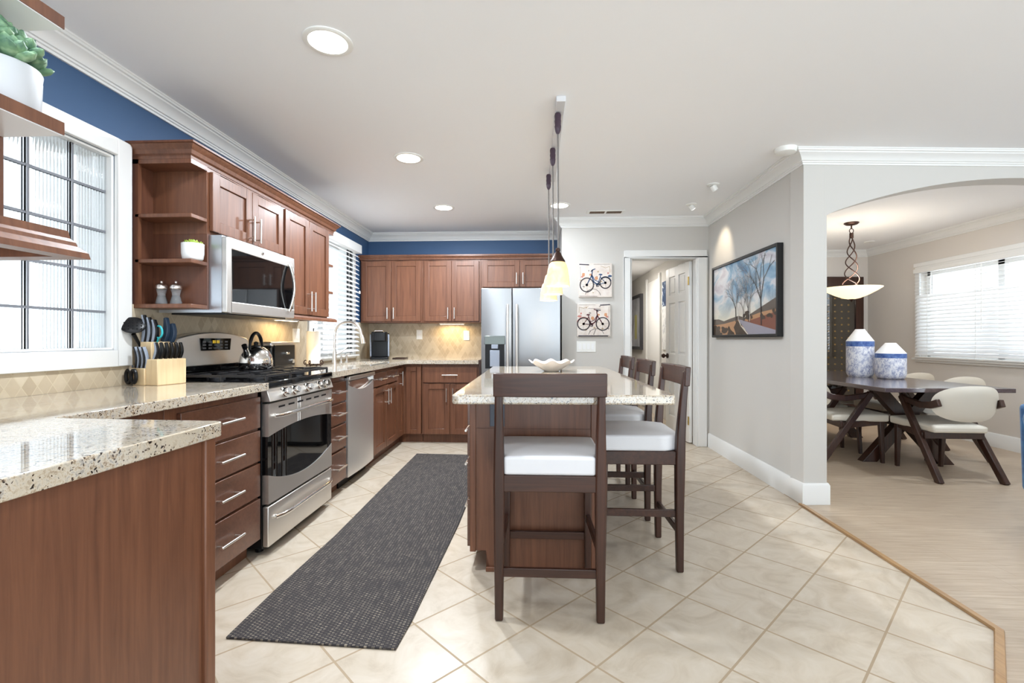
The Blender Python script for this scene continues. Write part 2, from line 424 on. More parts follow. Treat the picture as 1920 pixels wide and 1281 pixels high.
def struct(name, mb, mats, **kw):
    o = obj(name, mb, mats, None, **kw); o['kind'] = 'structure'; return o
def copy_tree(o, parent=None):
    c = o.copy(); COL.objects.link(c)
    if parent is not None: c.parent = parent
    for ch in [x for x in bpy.data.objects if x.parent is o]: copy_tree(ch, c)
    return c

# cabinet fronts: canonical front faces -y, lower left corner at the origin
def slab(w, h, th=.02):
    return MB().box(0, w, 0, th, 0, h)
def shaker(w, h, rail=.058, th=.02, dep=.009):
    b = MB(); r = min(rail, w * .3)
    b.box(0, r, 0, th, 0, h); b.box(w - r, w, 0, th, 0, h); b.box(r, w - r, 0, th, 0, r); b.box(r, w - r, 0, th, h - r, h)
    b.box(r, w - r, dep, th - .001, r, h - r)
    return b
def pull(L, vertical):
    b = MB(); y = -.034; e = L / 2 - .02
    if vertical:
        b.cyl((0, y, -L / 2), (0, y, L / 2), .006, n=12)
        for z in (-e, e): b.cyl((0, .0, z), (0, y, z), .0045, n=8)
    else:
        b.cyl((-L / 2, y, 0), (L / 2, y, 0), .006, n=12)
        for x in (-e, e): b.cyl((x, .0, 0), (x, y, 0), .0045, n=8)
    return b
def front(parent, kind, loc, rz, w, h, handle=None, style='shaker', mat=None, L=.15):
    o = obj(kind, shaker(w, h) if style == 'shaker' else slab(w, h), mat or M['cab'], parent, bevel=.0025, loc=loc, rz=rz)
    if handle:
        hx, hz, vert = handle
        obj('handle', pull(L, vert), M['nickel'], o, loc=(hx, 0, hz), local=True)
    return o
PX, NX = R(90), R(-90)      # fronts facing +X, facing -X

# ------------------------------------------------------------------ room shell
XL, YB, YW, XR, CEIL, CT = -2.037, 5.79, 5.17, 1.857, 2.44, .914
XD, YD = 4.87, 7.2
arch_a = R(4.0); ax, ay = math.cos(arch_a), math.sin(arch_a)
A0 = (XR, 3.38)
def arch_pt(s, d=0.0): return (A0[0] + ax * s - ay * d, A0[1] + ay * s + ax * d)

struct('floor', MB().box(XL - .2, 2.0, -3.2, 11.2, -.05, 0), M['tile'])
fw = MB()
# the plank floor starts at the transition strip and runs on into the dining room
fw.prism([(1.84, 3.4), (1.82, 1.95), (1.56, 1.665), (1.0, 1.05), (1.0, -3.2), (6.2, -3.2), (6.2, 7.5), (1.86, 7.5)], 'z', -.05, .004)
struct('floor', fw, M['plank'])
ts = MB()
ts.sweep([(1.838, 3.38), (1.812, 1.945), (1.555, 1.665), (.95, 1.0)], [(-.016, .001), (-.012, .012), (.012, .012), (.016, .001)])
struct('trim_1', ts, wood('oak_transition_strip', srgb(150, 112, 70), srgb(184, 146, 100), 'y', .35))
struct('ceiling', MB().box(XL - .2, 6.2, -3.2, 7.5, CEIL, CEIL + .1), M['ceil'])

# left wall with the two window openings
W1 = (.35, 2.225, 1.09, 2.036); W2 = (4.25, 5.27, .985, 2.16)
wl = MB()
T_ = XL - .16
def wall_x(b, x0, x1, y0, y1, z0, z1, holes):
    ys = y0
    for (a, c, zb, zt) in sorted(holes):
        b.box(x0, x1, ys, a, z0, z1); b.box(x0, x1, a, c, z0, zb); b.box(x0, x1, a, c, zt, z1); ys = c
    b.box(x0, x1, ys, y1, z0, z1)
wall_x(wl, T_, XL, -3.2, YB, 0, CEIL, [W1, W2])
struct('wall_left', wl, M['blue'])
struct('wall_back', MB().box(T_, .30, YB, YB + .12, 0, CEIL), M['blue'])
wh = MB(); wh.box(.30, 1.033, YW, YW + .12, 0, CEIL); wh.box(1.741, XR, YW, YW + .12, 0, CEIL); wh.box(1.033, 1.741, YW, YW + .12, 2.02, CEIL)
wh.box(.30, .42, YW + .12, YB + .12, 0, CEIL)
struct('wall_hall', wh, M['wall'])
struct('wall_right', MB().box(XR, 2.02, 3.39, 11, 0, CEIL), M['wall'], bevel=.014, seg=3)
hl = MB(); hl.box(.42, .95, YW + .121, 11, 0, CEIL); hl.box(.95, XR, 10.8, 11, 0, CEIL)
struct('wall_hall_left', hl, M['wall'])
struct('ceiling', MB().box(.95, XR, YW + .12, 10.8, 2.24, 2.3), M['ceil'])
# arch wall: header with a shallow arch
c_, w_ = 1.575, 1.412
bot = [(c_ + w_ * t, 2.006 + .262 * (1 - t * t)) for t in [i / 24 - 1 for i in range(49)]]
poly = [(.0, CEIL), (.0, 0), (.163, 0)] + [(.163, 2.0)] + bot[1:] + [(2.987, 0), (3.02, 0), (3.02, CEIL)]
aw = MB()
fr = [Vector((*arch_pt(p[0], 0), p[1])) for p in poly]; bk = [Vector((*arch_pt(p[0], .15), p[1])) for p in poly]
n_ = len(poly)
# the front and back faces as quads from the arch up to the ceiling
segs = [(.163, 2.0)] + bot[1:]
for d0 in (0, .15):
    for i in range(len(segs) - 1):
        (s0, z0), (s1, z1) = segs[i], segs[i + 1]
        q = [(*arch_pt(s0, d0), z0), (*arch_pt(s1, d0), z1), (*arch_pt(s1, d0), CEIL), (*arch_pt(s0, d0), CEIL)]
        aw.add(q, [(0, 1, 2, 3)])
for i in range(len(segs) - 1):
    (s0, z0), (s1, z1) = segs[i], segs[i + 1]
    aw.add([(*arch_pt(s0, 0), z0), (*arch_pt(s1, 0), z1), (*arch_pt(s1, .15), z1), (*arch_pt(s0, .15), z0)], [(0, 1, 2, 3)])
def apost(b, s0, s1, z0, z1):
    b.hexa([(*arch_pt(s0, 0), z0), (*arch_pt(s1, 0), z0), (*arch_pt(s1, .15), z0), (*arch_pt(s0, .15), z0)], [(*arch_pt(s0, 0), z1), (*arch_pt(s1, 0), z1), (*arch_pt(s1, .15), z1), (*arch_pt(s0, .15), z1)])
apost(aw, 0.0, .163, 0, CEIL); apost(aw, 2.987, 3.04, 0, CEIL)
struct('wall_arch', aw, M['wall'], smooth=25)
struct('wall_dining_back', MB().box(2.02, XD + .15, YD, YD + .12, 0, CEIL), M['wall2'])
W3 = (4.45, 6.24, .93, 1.99)
wd = MB(); wall_x(wd, XD, XD + .15, 3.5, YD, 0, CEIL, [W3]); struct('wall_dining_right', wd, M['wall2'])
lr = MB(); wall_x(lr, 6.0, 6.15, -3.08, 3.7, 0, CEIL, [(-2.8, .6, .1, 2.3)]); lr.box(4.9, 6.0, 3.55, 3.7, 0, CEIL)  # opening in this unseen wall added to let more daylight in
struct('wall_living_right', lr, M['wall'])
rb = MB(); rb.box(T_, -1.8, -3.2, -3.08, 0, CEIL); rb.box(5.8, 6.15, -3.2, -3.08, 0, CEIL); rb.box(-1.8, 5.8, -3.2, -3.08, 2.36, CEIL)
struct('wall_behind', rb, M['wall'])

# crown, baseboards, casings
CR = [(0, 2.345), (.010, 2.345), (.012, 2.356), (.020, 2.358), (.022, 2.366), (.030, 2.368), (.036, 2.380), (.050, 2.398), (.068, 2.410), (.070, 2.418), (.080, 2.420), (.082, 2.430), (.086, 2.432), (.086, CEIL), (0, CEIL)]
cr = MB(); cr.sweep([(XL, -3.0), (XL, YB), (.30, YB), (.30, YW), (XR, YW), A0, arch_pt(3.0)], CR)
struct('trim_2', cr, M['trim'], smooth=30)
cr = MB(); cr.sweep([(2.02, 3.6), (2.02, YD), (XD, YD), (XD, 3.75)], CR); struct('trim_3', cr, M['trim'], smooth=30)
BB = [(0, 0), (.016, 0), (.016, .135), (.008, .15), (0, .15)]
bb = MB(); bb.sweep([(XR, YW - .02), (XR, 3.39), arch_pt(.0), arch_pt(.163), (2.035, 3.55)], BB); struct('baseboard_right', bb, M['trim'])
bb = MB(); bb.sweep([(2.02, YD), (4.17, YD)], BB); bb.sweep([(4.80, YD), (XD, YD), (XD, 3.75)], BB); struct('baseboard_dining', bb, M['trim'])
bb = MB(); bb.sweep([(.30, YW), (.955, YW)], BB); struct('baseboard_hall', bb, M['trim'])
cs = MB()
for x0, x1 in ((.962, 1.033), (1.741, 1.836)): cs.box(x0, x1, YW - .018, YW, 0, 2.02)
cs.box(.962, 1.836, YW - .018, YW, 2.02, 2.095)
cs.box(1.033, 1.05, YW, YW + .12, 0, 2.02); cs.box(1.728, 1.741, YW, YW + .12, 0, 2.02); cs.box(1.033, 1.741, YW, YW + .12, 2.005, 2.02)
struct('trim_4', cs, M['trim'], bevel=.006)
cs = MB()
cs.box(XR - .02, XR, 7.14, 7.86, 0, 2.05); cs.box(XR - .028, XR, 7.06, 7.14, 0, 2.12); cs.box(XR - .028, XR, 7.86, 7.94, 0, 2.12)
struct('door_2', cs, M['doorw'], bevel=.005)
# open six-panel door
def six_panel(w, h):
    b = MB(); th = .036; st = .105; mid = .09
    zs = [0, .22, .22 + .62, .22 + .62 + .12, .22 + .62 + .12 + .60, .22 + .62 + .12 + .60 + .10, h - .11, h]
    b.box(0, st, 0, th, 0, h); b.box(w - st, w, 0, th, 0, h); b.box(w / 2 - mid / 2, w / 2 + mid / 2, 0, th, 0, h)
    for z0, z1 in ((zs[0], zs[1]), (zs[2], zs[3]), (zs[4], zs[5]), (zs[6], zs[7])):
        b.box(st, w / 2 - mid / 2, 0, th, z0, z1); b.box(w / 2 + mid / 2, w - st, 0, th, z0, z1)
    for x0, x1 in ((st, w / 2 - mid / 2), (w / 2 + mid / 2, w - st)):
        for z0, z1 in ((zs[1], zs[2]), (zs[3], zs[4]), (zs[5], zs[6])):
            b.box(x0, x1, .010, th - .010, z0, z1)
            b.box(x0 + .025, x1 - .025, .004, th - .004, z0 + .025, z1 - .025)
    return b
d1 = obj('door_1', six_panel(.68, 1.985), M['doorw'], None, bevel=.004); d1['kind'] = 'structure'
d1.location = (1.727, YW + .13, .012); d1.rotation_euler = (0, 0, R(95.5))
# local x runs from the hinge to the free edge; the face seen from the kitchen is its +y side
kb = MB(); 
for sy, y0 in ((-1, 0), (1, .036)):
    kb.cyl((.615, y0, .93), (.615, y0 + sy * .012, .93), .03, n=20); kb.cyl((.615, y0 + sy * .01, .93), (.615, y0 + sy * .04, .93), .011, n=12); kb.ell((.615, y0 + sy * .055, .93), (.028, .022, .028), 16)
obj('knob', kb, M['bronze'], d1, loc=(0, 0, 0), local=True)
for z in (.24, 1.77):
    hb = MB(); hb.cyl((-.006, .018 + .026, z - .045), (-.006, .018 + .026, z + .045), .007, n=10); hb.box(-.004, .03, .037, .039, z - .045, z + .045)
    obj('hinge', hb, M['brass'], d1, loc=(0, 0, 0), local=True)

# backsplash
bs = MB(); bs.box(XL, XL + .008, .35, 2.29, CT, 1.035); bs.box(XL, XL + .008, 2.29, 4.19, CT, 1.32); bs.box(XL, XL + .008, 4.19, 5.33, CT, .985 - .05); bs.box(XL, XL + .008, 5.33, YB, CT, 1.34)
struct('trim_5', bs, M['splashl'])
struct('trim_6', MB().box(XL + .008, -.60, YB - .008, YB, CT, 1.36), M['splashb'])

# glass block window
w1 = MB()
y0, y1, z0, z1 = W1; k = .072
def casing(b, x, out, y0, y1, z0, z1, k):
    b.box(x, x + out, y0 - k, y0, z0 - k, z1 + k); b.box(x, x + out, y1, y1 + k, z0 - k, z1 + k)
    b.box(x, x + out, y0, y1, z0 - k, z0); b.box(x, x + out, y0, y1, z1, z1 + k)
    b.box(x - .165, x, y0 - .001, y0 + .012, z0, z1); b.box(x - .165, x, y1 - .012, y1 + .001, z0, z1); b.box(x - .165, x, y0, y1, z0 - .001, z0 + .012); b.box(x - .165, x, y0, y1, z1 - .012, z1 + .001)
casing(w1, XL, .024, *W1, .08)
win1 = struct('window_1', w1, M['trim'], bevel=.004)
BW = .1895; BH = .1935
cols = [2.234 - BW * i for i in range(11)]; rows = [1.080 + BH * i for i in range(6)]
mo = MB(); gx0, gx1 = XL - .10, XL - .028; mw = .011
for yy in cols[1:]: mo.box(gx1 - .017, gx1 - .002, yy - mw / 2, yy + mw / 2, 1.09, 2.036)
for zz in rows[1:5]: mo.box(gx1 - .017, gx1 - .003, .36, 2.22, zz - mw / 2, zz + mw / 2)
obj('mortar_joints', mo, M['mortar'], win1)
gb = MB(); NR = 10
for i in range(10):
    for j in range(5):
        a1 = min(cols[i], 2.228) - mw / 2; a0 = cols[i + 1] + mw / 2; b0 = max(rows[j], 1.086) + mw / 2; b1 = min(rows[j + 1], 2.04) - mw / 2
        if a1 < .36: continue
        m_ = .014
        # flat rim at both sides, vertical ribs between them on the room side
        pts = [(gx1, a0), (gx1, a0 + m_)]; n2 = NR * 6; W_ = a1 - a0 - 2 * m_
        for q in range(n2 + 1):
            t = q / n2 * NR; fr_ = t - math.floor(t)
            pts.append((gx1 - .007 + .0060 * (1 - (2 * fr_ - 1) ** 2), a0 + m_ + W_ * q / n2))
        pts += [(gx1, a1 - m_), (gx1, a1), (gx1 - .016, a1), (gx1 - .016, a0)]
        gb.prism(pts, 'z', b0, b1)
obj('glass_blocks', gb, M['gblock'], win1, smooth=50)
# neighbouring house wall and ground outside
struct('ground_outside', MB().box(-12, XL - .2, -6, 12, -.3, -.05), plain('outside_paving', srgb(190, 186, 178), .9))

# sink window
w2 = MB(); casing(w2, XL, .02, *W2, .05)
win2 = struct('window_2', w2, M['trim'], bevel=.004)
y0, y1, z0, z1 = W2
fm = MB(); fm.box(XL - .055, XL, y1 - .030, y1 - .0125, z0 + .013, z1 - .013)  # black strip on the far reveal, painting the shade seen between slats
obj('reveal_shade_strip', fm, M['bframe'], win2)
f2 = MB(); f2.box(XL - .12, XL - .08, y0, y0 + .05, z0, z1); f2.box(XL - .12, XL - .08, y0 + .05, y1 - .17, z0, z0 + .05); f2.box(XL - .12, XL - .08, y0 + .05, y1 - .17, z1 - .05, z1); f2.box(XL - .12, XL - .08, y0 + .41, y0 + .45, z0, z1)
obj('window_sash', f2, M['trim'], win2)
obj('window_glass', MB().box(XL - .105, XL - .100, y0 + .05, y1 - .17, z0 + .05, z1 - .05), M['pane'], win2)
# dining window
w3 = MB(); y0, y1, z0, z1 = W3; k = .07; x = XD
w3.box(x - .022, x, y0 - k, y0, z0 - k, z1 + k); w3.box(x - .022, x, y1, y1 + k, z0 - k, z1 + k); w3.box(x - .022, x, y0, y1, z0 - k, z0); w3.box(x - .022, x, y0, y1, z1, z1 + k)
w3.box(x - .05, x - .022, y0 - k - .02, y1 + k + .02, z0 - .045, z0 - .02)
w3.box(x - .03, x, y0 - k - .015, y1 + k + .015, z1 + k - .005, z1 + k + .045)
win3 = struct('window_3', w3, M['trim'], bevel=.004)
f3 = MB()
for a, b_ in ((y0, y0 + .05), (y1 - .05, y1), ((y0 + y1) / 2 - .1, (y0 + y1) / 2 - .03)): f3.box(x + .07, x + .12, a, b_, z0, z1)
f3.box(x + .07, x + .12, y0, y1, z0, z0 + .05); f3.box(x + .07, x + .12, y0, y1, z1 - .05, z1)
obj('window_sash', f3, M['trim'], win3)
obj('window_glass', MB().box(x + .09, x + .095, y0 + .05, y1 - .05, z0 + .05, z1 - .05), M['pane'], win3)

def blind(name, label, xc, side, y0, y1, z0, z1, pitch, width, tilt, head, headout, ladders, open_top=None):
    """horizontal slat blind hanging in plane x = xc; side = +1 if the room is towards +x"""
    t = thing(name, label, 'window blind', (xc, (y0 + y1) / 2, z1))
    hd = MB().box(xc - .02 * side, xc + headout * side, y0 - .01, y1 + .01, z1 - head, z1)
    obj('valance', hd, M['trim'], t, bevel=.004)
    sl = MB(); z = z1 - head - pitch * .6; k_ = 0
    while z > z0 + .03:
        a = tilt
        if open_top and k_ < open_top[0]: a = open_top[1]
        ca, sa = math.cos(a) * width / 2, math.sin(a) * width / 2
        # the room side edge hangs lower, slightly crowned
        pr = []
        for u in (-1, -.5, 0, .5, 1):
            pr.append((u * ca * side, -u * sa + .0022 * (1 - u * u)))
        vs = []
        for yy in (y0, y1):
            vs += [(xc + p[0], yy, z + p[1] + .0011) for p in pr] + [(xc + p[0], yy, z + p[1] - .0011) for p in pr]
        fs = []
        for q in range(4):
            fs += [(q, q + 1, q + 11, q + 10), (q + 5, q + 15, q + 16, q + 6)]
        fs += [(0, 10, 15, 5), (4, 9, 19, 14), (0, 5, 6, 1), (1, 6, 7, 2), (2, 7, 8, 3), (3, 8, 9, 4), (10, 11, 16, 15), (11, 12, 17, 16), (12, 13, 18, 17), (13, 14, 19, 18)]
        sl.add(vs, fs); z -= pitch; k_ += 1
    obj('slats', sl, M['slat'], t, smooth=60)
    obj('bottom_rail', MB().box(xc - .02, xc + .02, y0, y1, z0, z0 + .018), M['trim'], t, bevel=.003)
    for yy in ladders:
        ld = MB()
        for dx in (-.026, .026): ld.box(xc + dx - .0012, xc + dx + .0012, yy - .002, yy + .002, z0 + .015, z1 - head)
        obj('ladder_cord', ld, M['plast'], t)
    return t
b2 = blind('window_blind', 'white slatted blind over the sink window, partly behind the left wall cabinets', XL + .035, 1, 4.27, 5.34, .955, 2.21, .0505, .05, R(38), .095, .045, (4.5, 5.15))
obj('cord_tassel', MB().lathe([(.004, .03), (.011, .02), (.012, 0), (.006, -.004)], (XL + .07, 5.3, 1.66), 12), M['plast'], b2)
y0, y1, z0, z1 = W3
b3 = blind('window_blind', 'wide white slatted blind over the dining room window', XD - .045, -1, y0 + .0, y1 + .02, z0 - .02, z1 + .035, .0445, .05, R(52), .055, .03, (6.06, 5.42, 4.75), (6, R(12)))
wnd = MB().cyl((XD - .09, 5.33, 1.95), (XD - .09, 5.33, 1.25), .004, n=8); obj('tilt_wand', wnd, M['plast'], b3)

# ------------------------------------------------------------------ base cabinets, left run
XC, XCT, KZ = -1.425, -1.388, .10
def body(parent, x0, x1, y0, y1, z0, z1, name='body', m=None):
    return obj(name, MB().box(x0, x1, y0, y1, z0, z1), m or M['cab'], parent, bevel=.002)
# peninsula with dark end panel
t = thing('peninsula_cabinet', 'cherry wood peninsula with plain end panel, nearest at lower left', 'cabinet', (-1.4, .95, 0))
b = MB(); b.box(XL + .02, -.905, .66, 1.255, 0, CT - .041)
obj('body', b, M['cab'], t)
obj('end_panel', MB().box(-.905, -.886, .66, 1.235, 0, CT - .041), M['cab'], t, bevel=.002)
obj('corner_post', MB().box(-.915, -.875, 1.235, 1.275, 0, CT - .041), M['cab'], t, bevel=.004)
# blind corner
t = thing('corner_cabinet', 'recessed corner cabinet under the inner bend of the near worktop', 'cabinet', (-1.75, 1.52, 0))
body(t, XL + .02, XC - .022, 1.262, 1.80, 0, CT - .041, m=M['cab'])
# four drawer base
t = thing('drawer_cabinet', 'wide base cabinet of four plain brown drawers left of the range', 'cabinet', (-1.74, 2.12, 0))
body(t, XL + .02, XC - .02, 1.80, 2.435, KZ, CT - .041)
obj('toe_kick', MB().box(XL + .02, XC - .08, 1.80, 2.435, 0, KZ), M['cab'], t)
for z0, z1 in ((.10, .312), (.326, .496), (.507, .667), (.681, .842)):
    front(t, 'drawer', (XC, 1.865, z0), PX, .56, z1 - z0, (.285, (z1 - z0) / 2, False), 'slab', M['cabx'], .17)

# range
RY0, RY1, RX = 2.448, 3.232, -1.395
t = thing('kitchen_range', 'stainless steel gas range with five knobs, between drawer cabinets', 'range', (-1.7, 2.84, 0))
obj('body', MB().box(XL + .03, RX - .036, RY0, RY1, .035, .895), M['black'], t, bevel=.003)
for yy in (RY0 + .06, RY1 - .06):
    for xx in (-1.95, -1.48): obj('foot', MB().cyl((xx, yy, 0), (xx, yy, .04), .02, n=12), M['black'], t)
# oven door: outer steel frame with lens shaped dark glass
dz0, dz1 = .272, .80; yc = (RY0 + RY1) / 2; hw = (RY1 - RY0) / 2
top = lambda u: .628 + .032 * (1 - u * u); bot_ = lambda u: .425 - .075 * (1 - u * u)
NS = 24
db = MB()
us = [-1 + 2 * i / NS for i in range(NS + 1)]
Y_ = lambda u: yc + u * hw
for lo, hi in ((lambda u: dz0, bot_), (top, lambda u: dz1)):
    for i in range(NS):
        a, c = us[i], us[i + 1]
        db.hexa([(RX - .034, Y_(a), lo(a)), (RX - .034, Y_(a), hi(a)), (RX - .034, Y_(c), hi(c)), (RX - .034, Y_(c), lo(c))][::-1],
                [(RX, Y_(a), lo(a)), (RX, Y_(a), hi(a)), (RX, Y_(c), hi(c)), (RX, Y_(c), lo(c))][::-1])
od = obj('oven_door', db, M['steelw'], t)
gb = MB()
for i in range(NS):
    a, c = us[i], us[i + 1]
    gb.hexa([(RX - .034, Y_(a), bot_(a)), (RX - .034, Y_(a), top(a)), (RX - .034, Y_(c), top(c)), (RX - .034, Y_(c), bot_(c))][::-1],
            [(RX - .004, Y_(a), bot_(a)), (RX - .004, Y_(a), top(a)), (RX - .004, Y_(c), top(c)), (RX - .004, Y_(c), bot_(c))][::-1])
obj('oven_window', gb, M['bglass'], od)
for i in range(6): obj('vent_slot', MB().box(RX - .001, RX + .0015, RY0 + .10 + i * .105, RY0 + .165 + i * .105, .768, .778), M['black'], od)
def curved_handle(y0, y1, z, out, r):
    b = MB(); pts = []
    for i in range(17):
        u = i / 16; pts.append((RX + out * (1 - (2 * u - 1) ** 8 * .75), y0 + (y1 - y0) * u, z + .004 * math.sin(math.pi * u)))
    b.tube(pts, r, 12)
    for yy in (y0 + .01, y1 - .01): b.cyl((RX - .002, yy, z), (RX + out * .35, yy, z), r * 1.1, n=10)
    return b
obj('door_handle', curved_handle(RY0 + .04, RY1 - .03, .733, .045, .011), M['chrome'], od)
wd_ = obj('warming_drawer', MB().box(RX - .034, RX, RY0, RY1, .045, .258), M['steelw'], t, bevel=.006)
obj('drawer_handle', curved_handle(RY0 + .05, RY1 - .04, .19, .04, .011), M['chrome'], wd_)
cp = MB(); cp.prism([(RX - .05, .812), (RX + .012, .812), (RX - .012, .882), (RX - .05, .882)], 'y', RY0, RY1)
obj('control_panel', cp, M['steelw'], t, bevel=.003)
for yy in (2.60, 2.71, 2.87, 3.03, 3.115):
    kb = MB(); kb.xf = Matrix.Translation((RX + .001, yy, .846)) @ Matrix.Rotation(R(71), 4, 'Y')
    kb.lathe([(.029, 0), (.029, .006), (.024, .010), (.022, .03), (.019, .034)], (0, 0, 0), 24); kb.box(-.004, .004, -.02, .02, .03, .037)
    obj('knob', kb, M['chrome'], t)
ct = MB(); ct.box(-1.93, RX + .004, RY0 - .003, RY1 + .003, .884, .918)
obj('cooktop', ct, M['bglass'], t, bevel=.006)
for (xx, yy, r) in ((-1.55, 2.62, .05), (-1.55, 3.06, .045), (-1.79, 2.62, .04), (-1.79, 3.06, .045), (-1.67, 2.84, .04)):
    bu = MB().lathe([(r, 0), (r, .008), (r * .75, .01), (r * .7, .018), (r * .2, .02)], (xx, yy, .918), 20); obj('burner', bu, M['iron'], t)
for y0, y1 in ((RY0 + .02, RY0 + .265), (RY0 + .272, RY1 - .272), (RY1 - .265, RY1 - .02)):
    gr = MB(); zz = .945; x0, x1 = -1.91, RX - .025; ym = (y0 + y1) / 2
    def bar(p, q): gr.beam((*p, zz), (*q, zz), .011, .013)
    bar((x0, y0), (x1, y0)); bar((x0, y1), (x1, y1)); bar((x0, y0), (x0, y1)); bar((x1, y0), (x1, y1)); bar(((x0 + x1) / 2, y0), ((x0 + x1) / 2, y1))
    for xc in (x0 + (x1 - x0) * .25, x0 + (x1 - x0) * .75):
        bar((xc, y0), (xc, ym - .03)); bar((xc, y1), (xc, ym + .03)); bar((xc - .11, ym), (xc - .03, ym)); bar((xc + .03, ym), (xc + .11, ym))
    for xx in (x0, x1, (x0 + x1) / 2):
        for yy in (y0, y1): gr.tube([(xx, yy, .917), (xx, yy, .945)], .007, 8)
    obj('grate', gr, M['iron'], t)
bgp = MB(); bx0, bx1 = -2.02, -1.945
py = [(RY0 + .02, .985), (RY1 - .02, .985), (RY1 - .03, 1.06), (RY1 - .07, 1.135)]
py += [(yc + (hw - .08) * u, 1.15 + .035 * (1 - u * u)) for u in [1 - 2 * i / 16 for i in range(17)]] + [(RY0 + .07, 1.135), (RY0 + .03, 1.06)]
bgp.prism(py, 'x', bx0, bx1)
bgo = obj('backguard', bgp, M['steelw'], t, bevel=.006)
obj('backguard_base', MB().box(bx0, -1.955, RY0 + .02, RY1 - .02, .918, .985), M['bglass'], t)
dp = MB(); dp.prism([(2.70, 1.075), (2.965, 1.075), (2.975, 1.148), (2.69, 1.148)], 'x', bx1, bx1 + .004)
dpo = obj('display_panel', dp, M['bglass'], bgo)
dg = MB(); 
for i, yy in enumerate((2.80, 2.815, 2.835, 2.85)): dg.box(bx1 + .004, bx1 + .005, yy, yy + .009, 1.118, 1.136)
obj('clock_digits', dg, M['ledd'], dpo)
for i in range(5):
    for j in range(3):
        if 1 < i < 3 and j == 2: continue
        bt = MB().box(bx1 + .004, bx1 + .005, 2.712 + i * .05, 2.74 + i * .05, 1.084 + j * .019, 1.094 + j * .019)
        obj('button', bt, M['button'], dpo)

# narrow drawer base between range and dishwasher
t = thing('drawer_cabinet', 'narrow base cabinet of four brown drawers between range and dishwasher', 'cabinet', (-1.74, 3.4, 0))
body(t, XL + .02, XC - .02, RY1 + .006, 3.575, KZ, CT - .041); obj('toe_kick', MB().box(XL + .02, XC - .08, RY1 + .006, 3.575, 0, KZ), M['cab'], t)
for z0, z1 in ((.095, .318), (.335, .508), (.522, .668), (.682, .83)):
    front(t, 'drawer', (XC, 3.262, z0), PX, .30, z1 - z0, (.15, (z1 - z0) / 2, False), 'slab', M['cabx'], .16)
# dishwasher
t = thing('dishwasher', 'stainless steel dishwasher between drawer and sink cabinets', 'dishwasher', (-1.74, 3.88, 0))
DY0, DY1 = 3.582, 4.17
obj('body', MB().box(XL + .03, XC - .022, DY0, DY1, .09, CT - .042), M['black'], t)
obj('toe_kick', MB().box(XL + .05, XC - .07, DY0, DY1, 0, .09), M['black'], t)
# front panel with a scooped smile shaped top edge
dm = MB(); yc2 = (DY0 + DY1) / 2; h2 = (DY1 - DY0) / 2 - .004
tp = lambda u: .795 - .055 * (1 - u * u)
for i in range(20):
    a, c = -1 + i / 10, -1 + (i + 1) / 10
    ya, yc_ = yc2 + a * h2, yc2 + c * h2
    bu_ = lambda u: .012 * (1 - u * u)
    dm.hexa([(XC - .022, ya, .085), (XC - .022, ya, tp(a)), (XC - .022, yc_, tp(c)), (XC - .022, yc_, .085)][::-1], [(XC + .004 + bu_(a), ya, .085), (XC + .004 + bu_(a), ya, tp(a)), (XC + .004 + bu_(c), yc_, tp(c)), (XC + .004 + bu_(c), yc_, .085)][::-1])
obj('door_panel', dm, M['steel'], t, smooth=50)
sc_ = MB()
for i in range(20):
    a, c = -1 + i / 10, -1 + (i + 1) / 10
    sc_.hexa([(XC - .021, yc2 + a * h2, tp(a)), (XC - .021, yc2 + a * h2, .812), (XC - .021, yc2 + c * h2, .812), (XC - .021, yc2 + c * h2, tp(c))][::-1], [(XC - .012, yc2 + a * h2, tp(a)), (XC - .02, yc2 + a * h2, .812), (XC - .02, yc2 + c * h2, .812), (XC - .012, yc2 + c * h2, tp(c))][::-1])
obj('pocket_recess', sc_, M['chrome'], t)
dh = MB(); dh.box(XC - .01, XC + .02, DY0 + .004, DY1 - .004, .826, .858); 
obj('door_handle', dh, M['steelw'], t, bevel=.006)
de = MB(); de.box(XC - .022, XC + .006, DY0 + .002, DY0 + .012, .79, .845); de.box(XC - .022, XC + .006, DY1 - .012, DY1 - .002, .79, .845)
obj('handle_bracket', de, M['steel'], t)
# sink base
t = thing('sink_cabinet', 'brown sink base cabinet with two shaker doors beside dishwasher', 'cabinet', (-1.74, 4.55, 0))
body(t, XL + .02, XC - .02, 4.178, 4.93, KZ, .70); obj('toe_kick', MB().box(XL + .02, XC - .08, 4.178, 4.93, 0, KZ), M['cab'], t)
obj('face_frame', MB().box(XC - .06, XC - .02, 4.178, 4.93, .70, CT - .041), M['cab'], t)
for y0, hx in ((4.186, None), (4.557, None)):
    front(t, 'drawer', (XC, y0, .712), PX, .365, .125, (.20, .06, False), 'slab', M['cabx'], .18)
front(t, 'door', (XC, 4.186, .105), PX, .365, .595, (.33, .49, True)); front(t, 'door', (XC, 4.557, .105), PX, .365, .595, (.035, .49, True))
# corner cabinet with folding doors
t = thing('corner_cabinet', 'far corner base cabinet with one narrow shaker panel facing the rug', 'cabinet', (-1.7, 5.4, 0))
YF = 5.18
body(t, XL + .02, XC - .02, 4.932, YB - .02, KZ, CT - .041); body(t, XC - .02, -1.238, YF + .02, YB - .02, KZ, CT - .041, 'side_body')
b = MB(); b.box(XL + .02, XC - .08, 4.932, YB - .02, 0, KZ); b.box(XC - .08, -1.238, YF + .08, YB - .02, 0, KZ); obj('toe_kick', b, M['cab'], t)
front(t, 'door', (XC, 4.937, .105), PX, .222, .735, (.07, .62, True)); front(t, 'door', (XC + .022, YF, .105), 0, .165, .735)
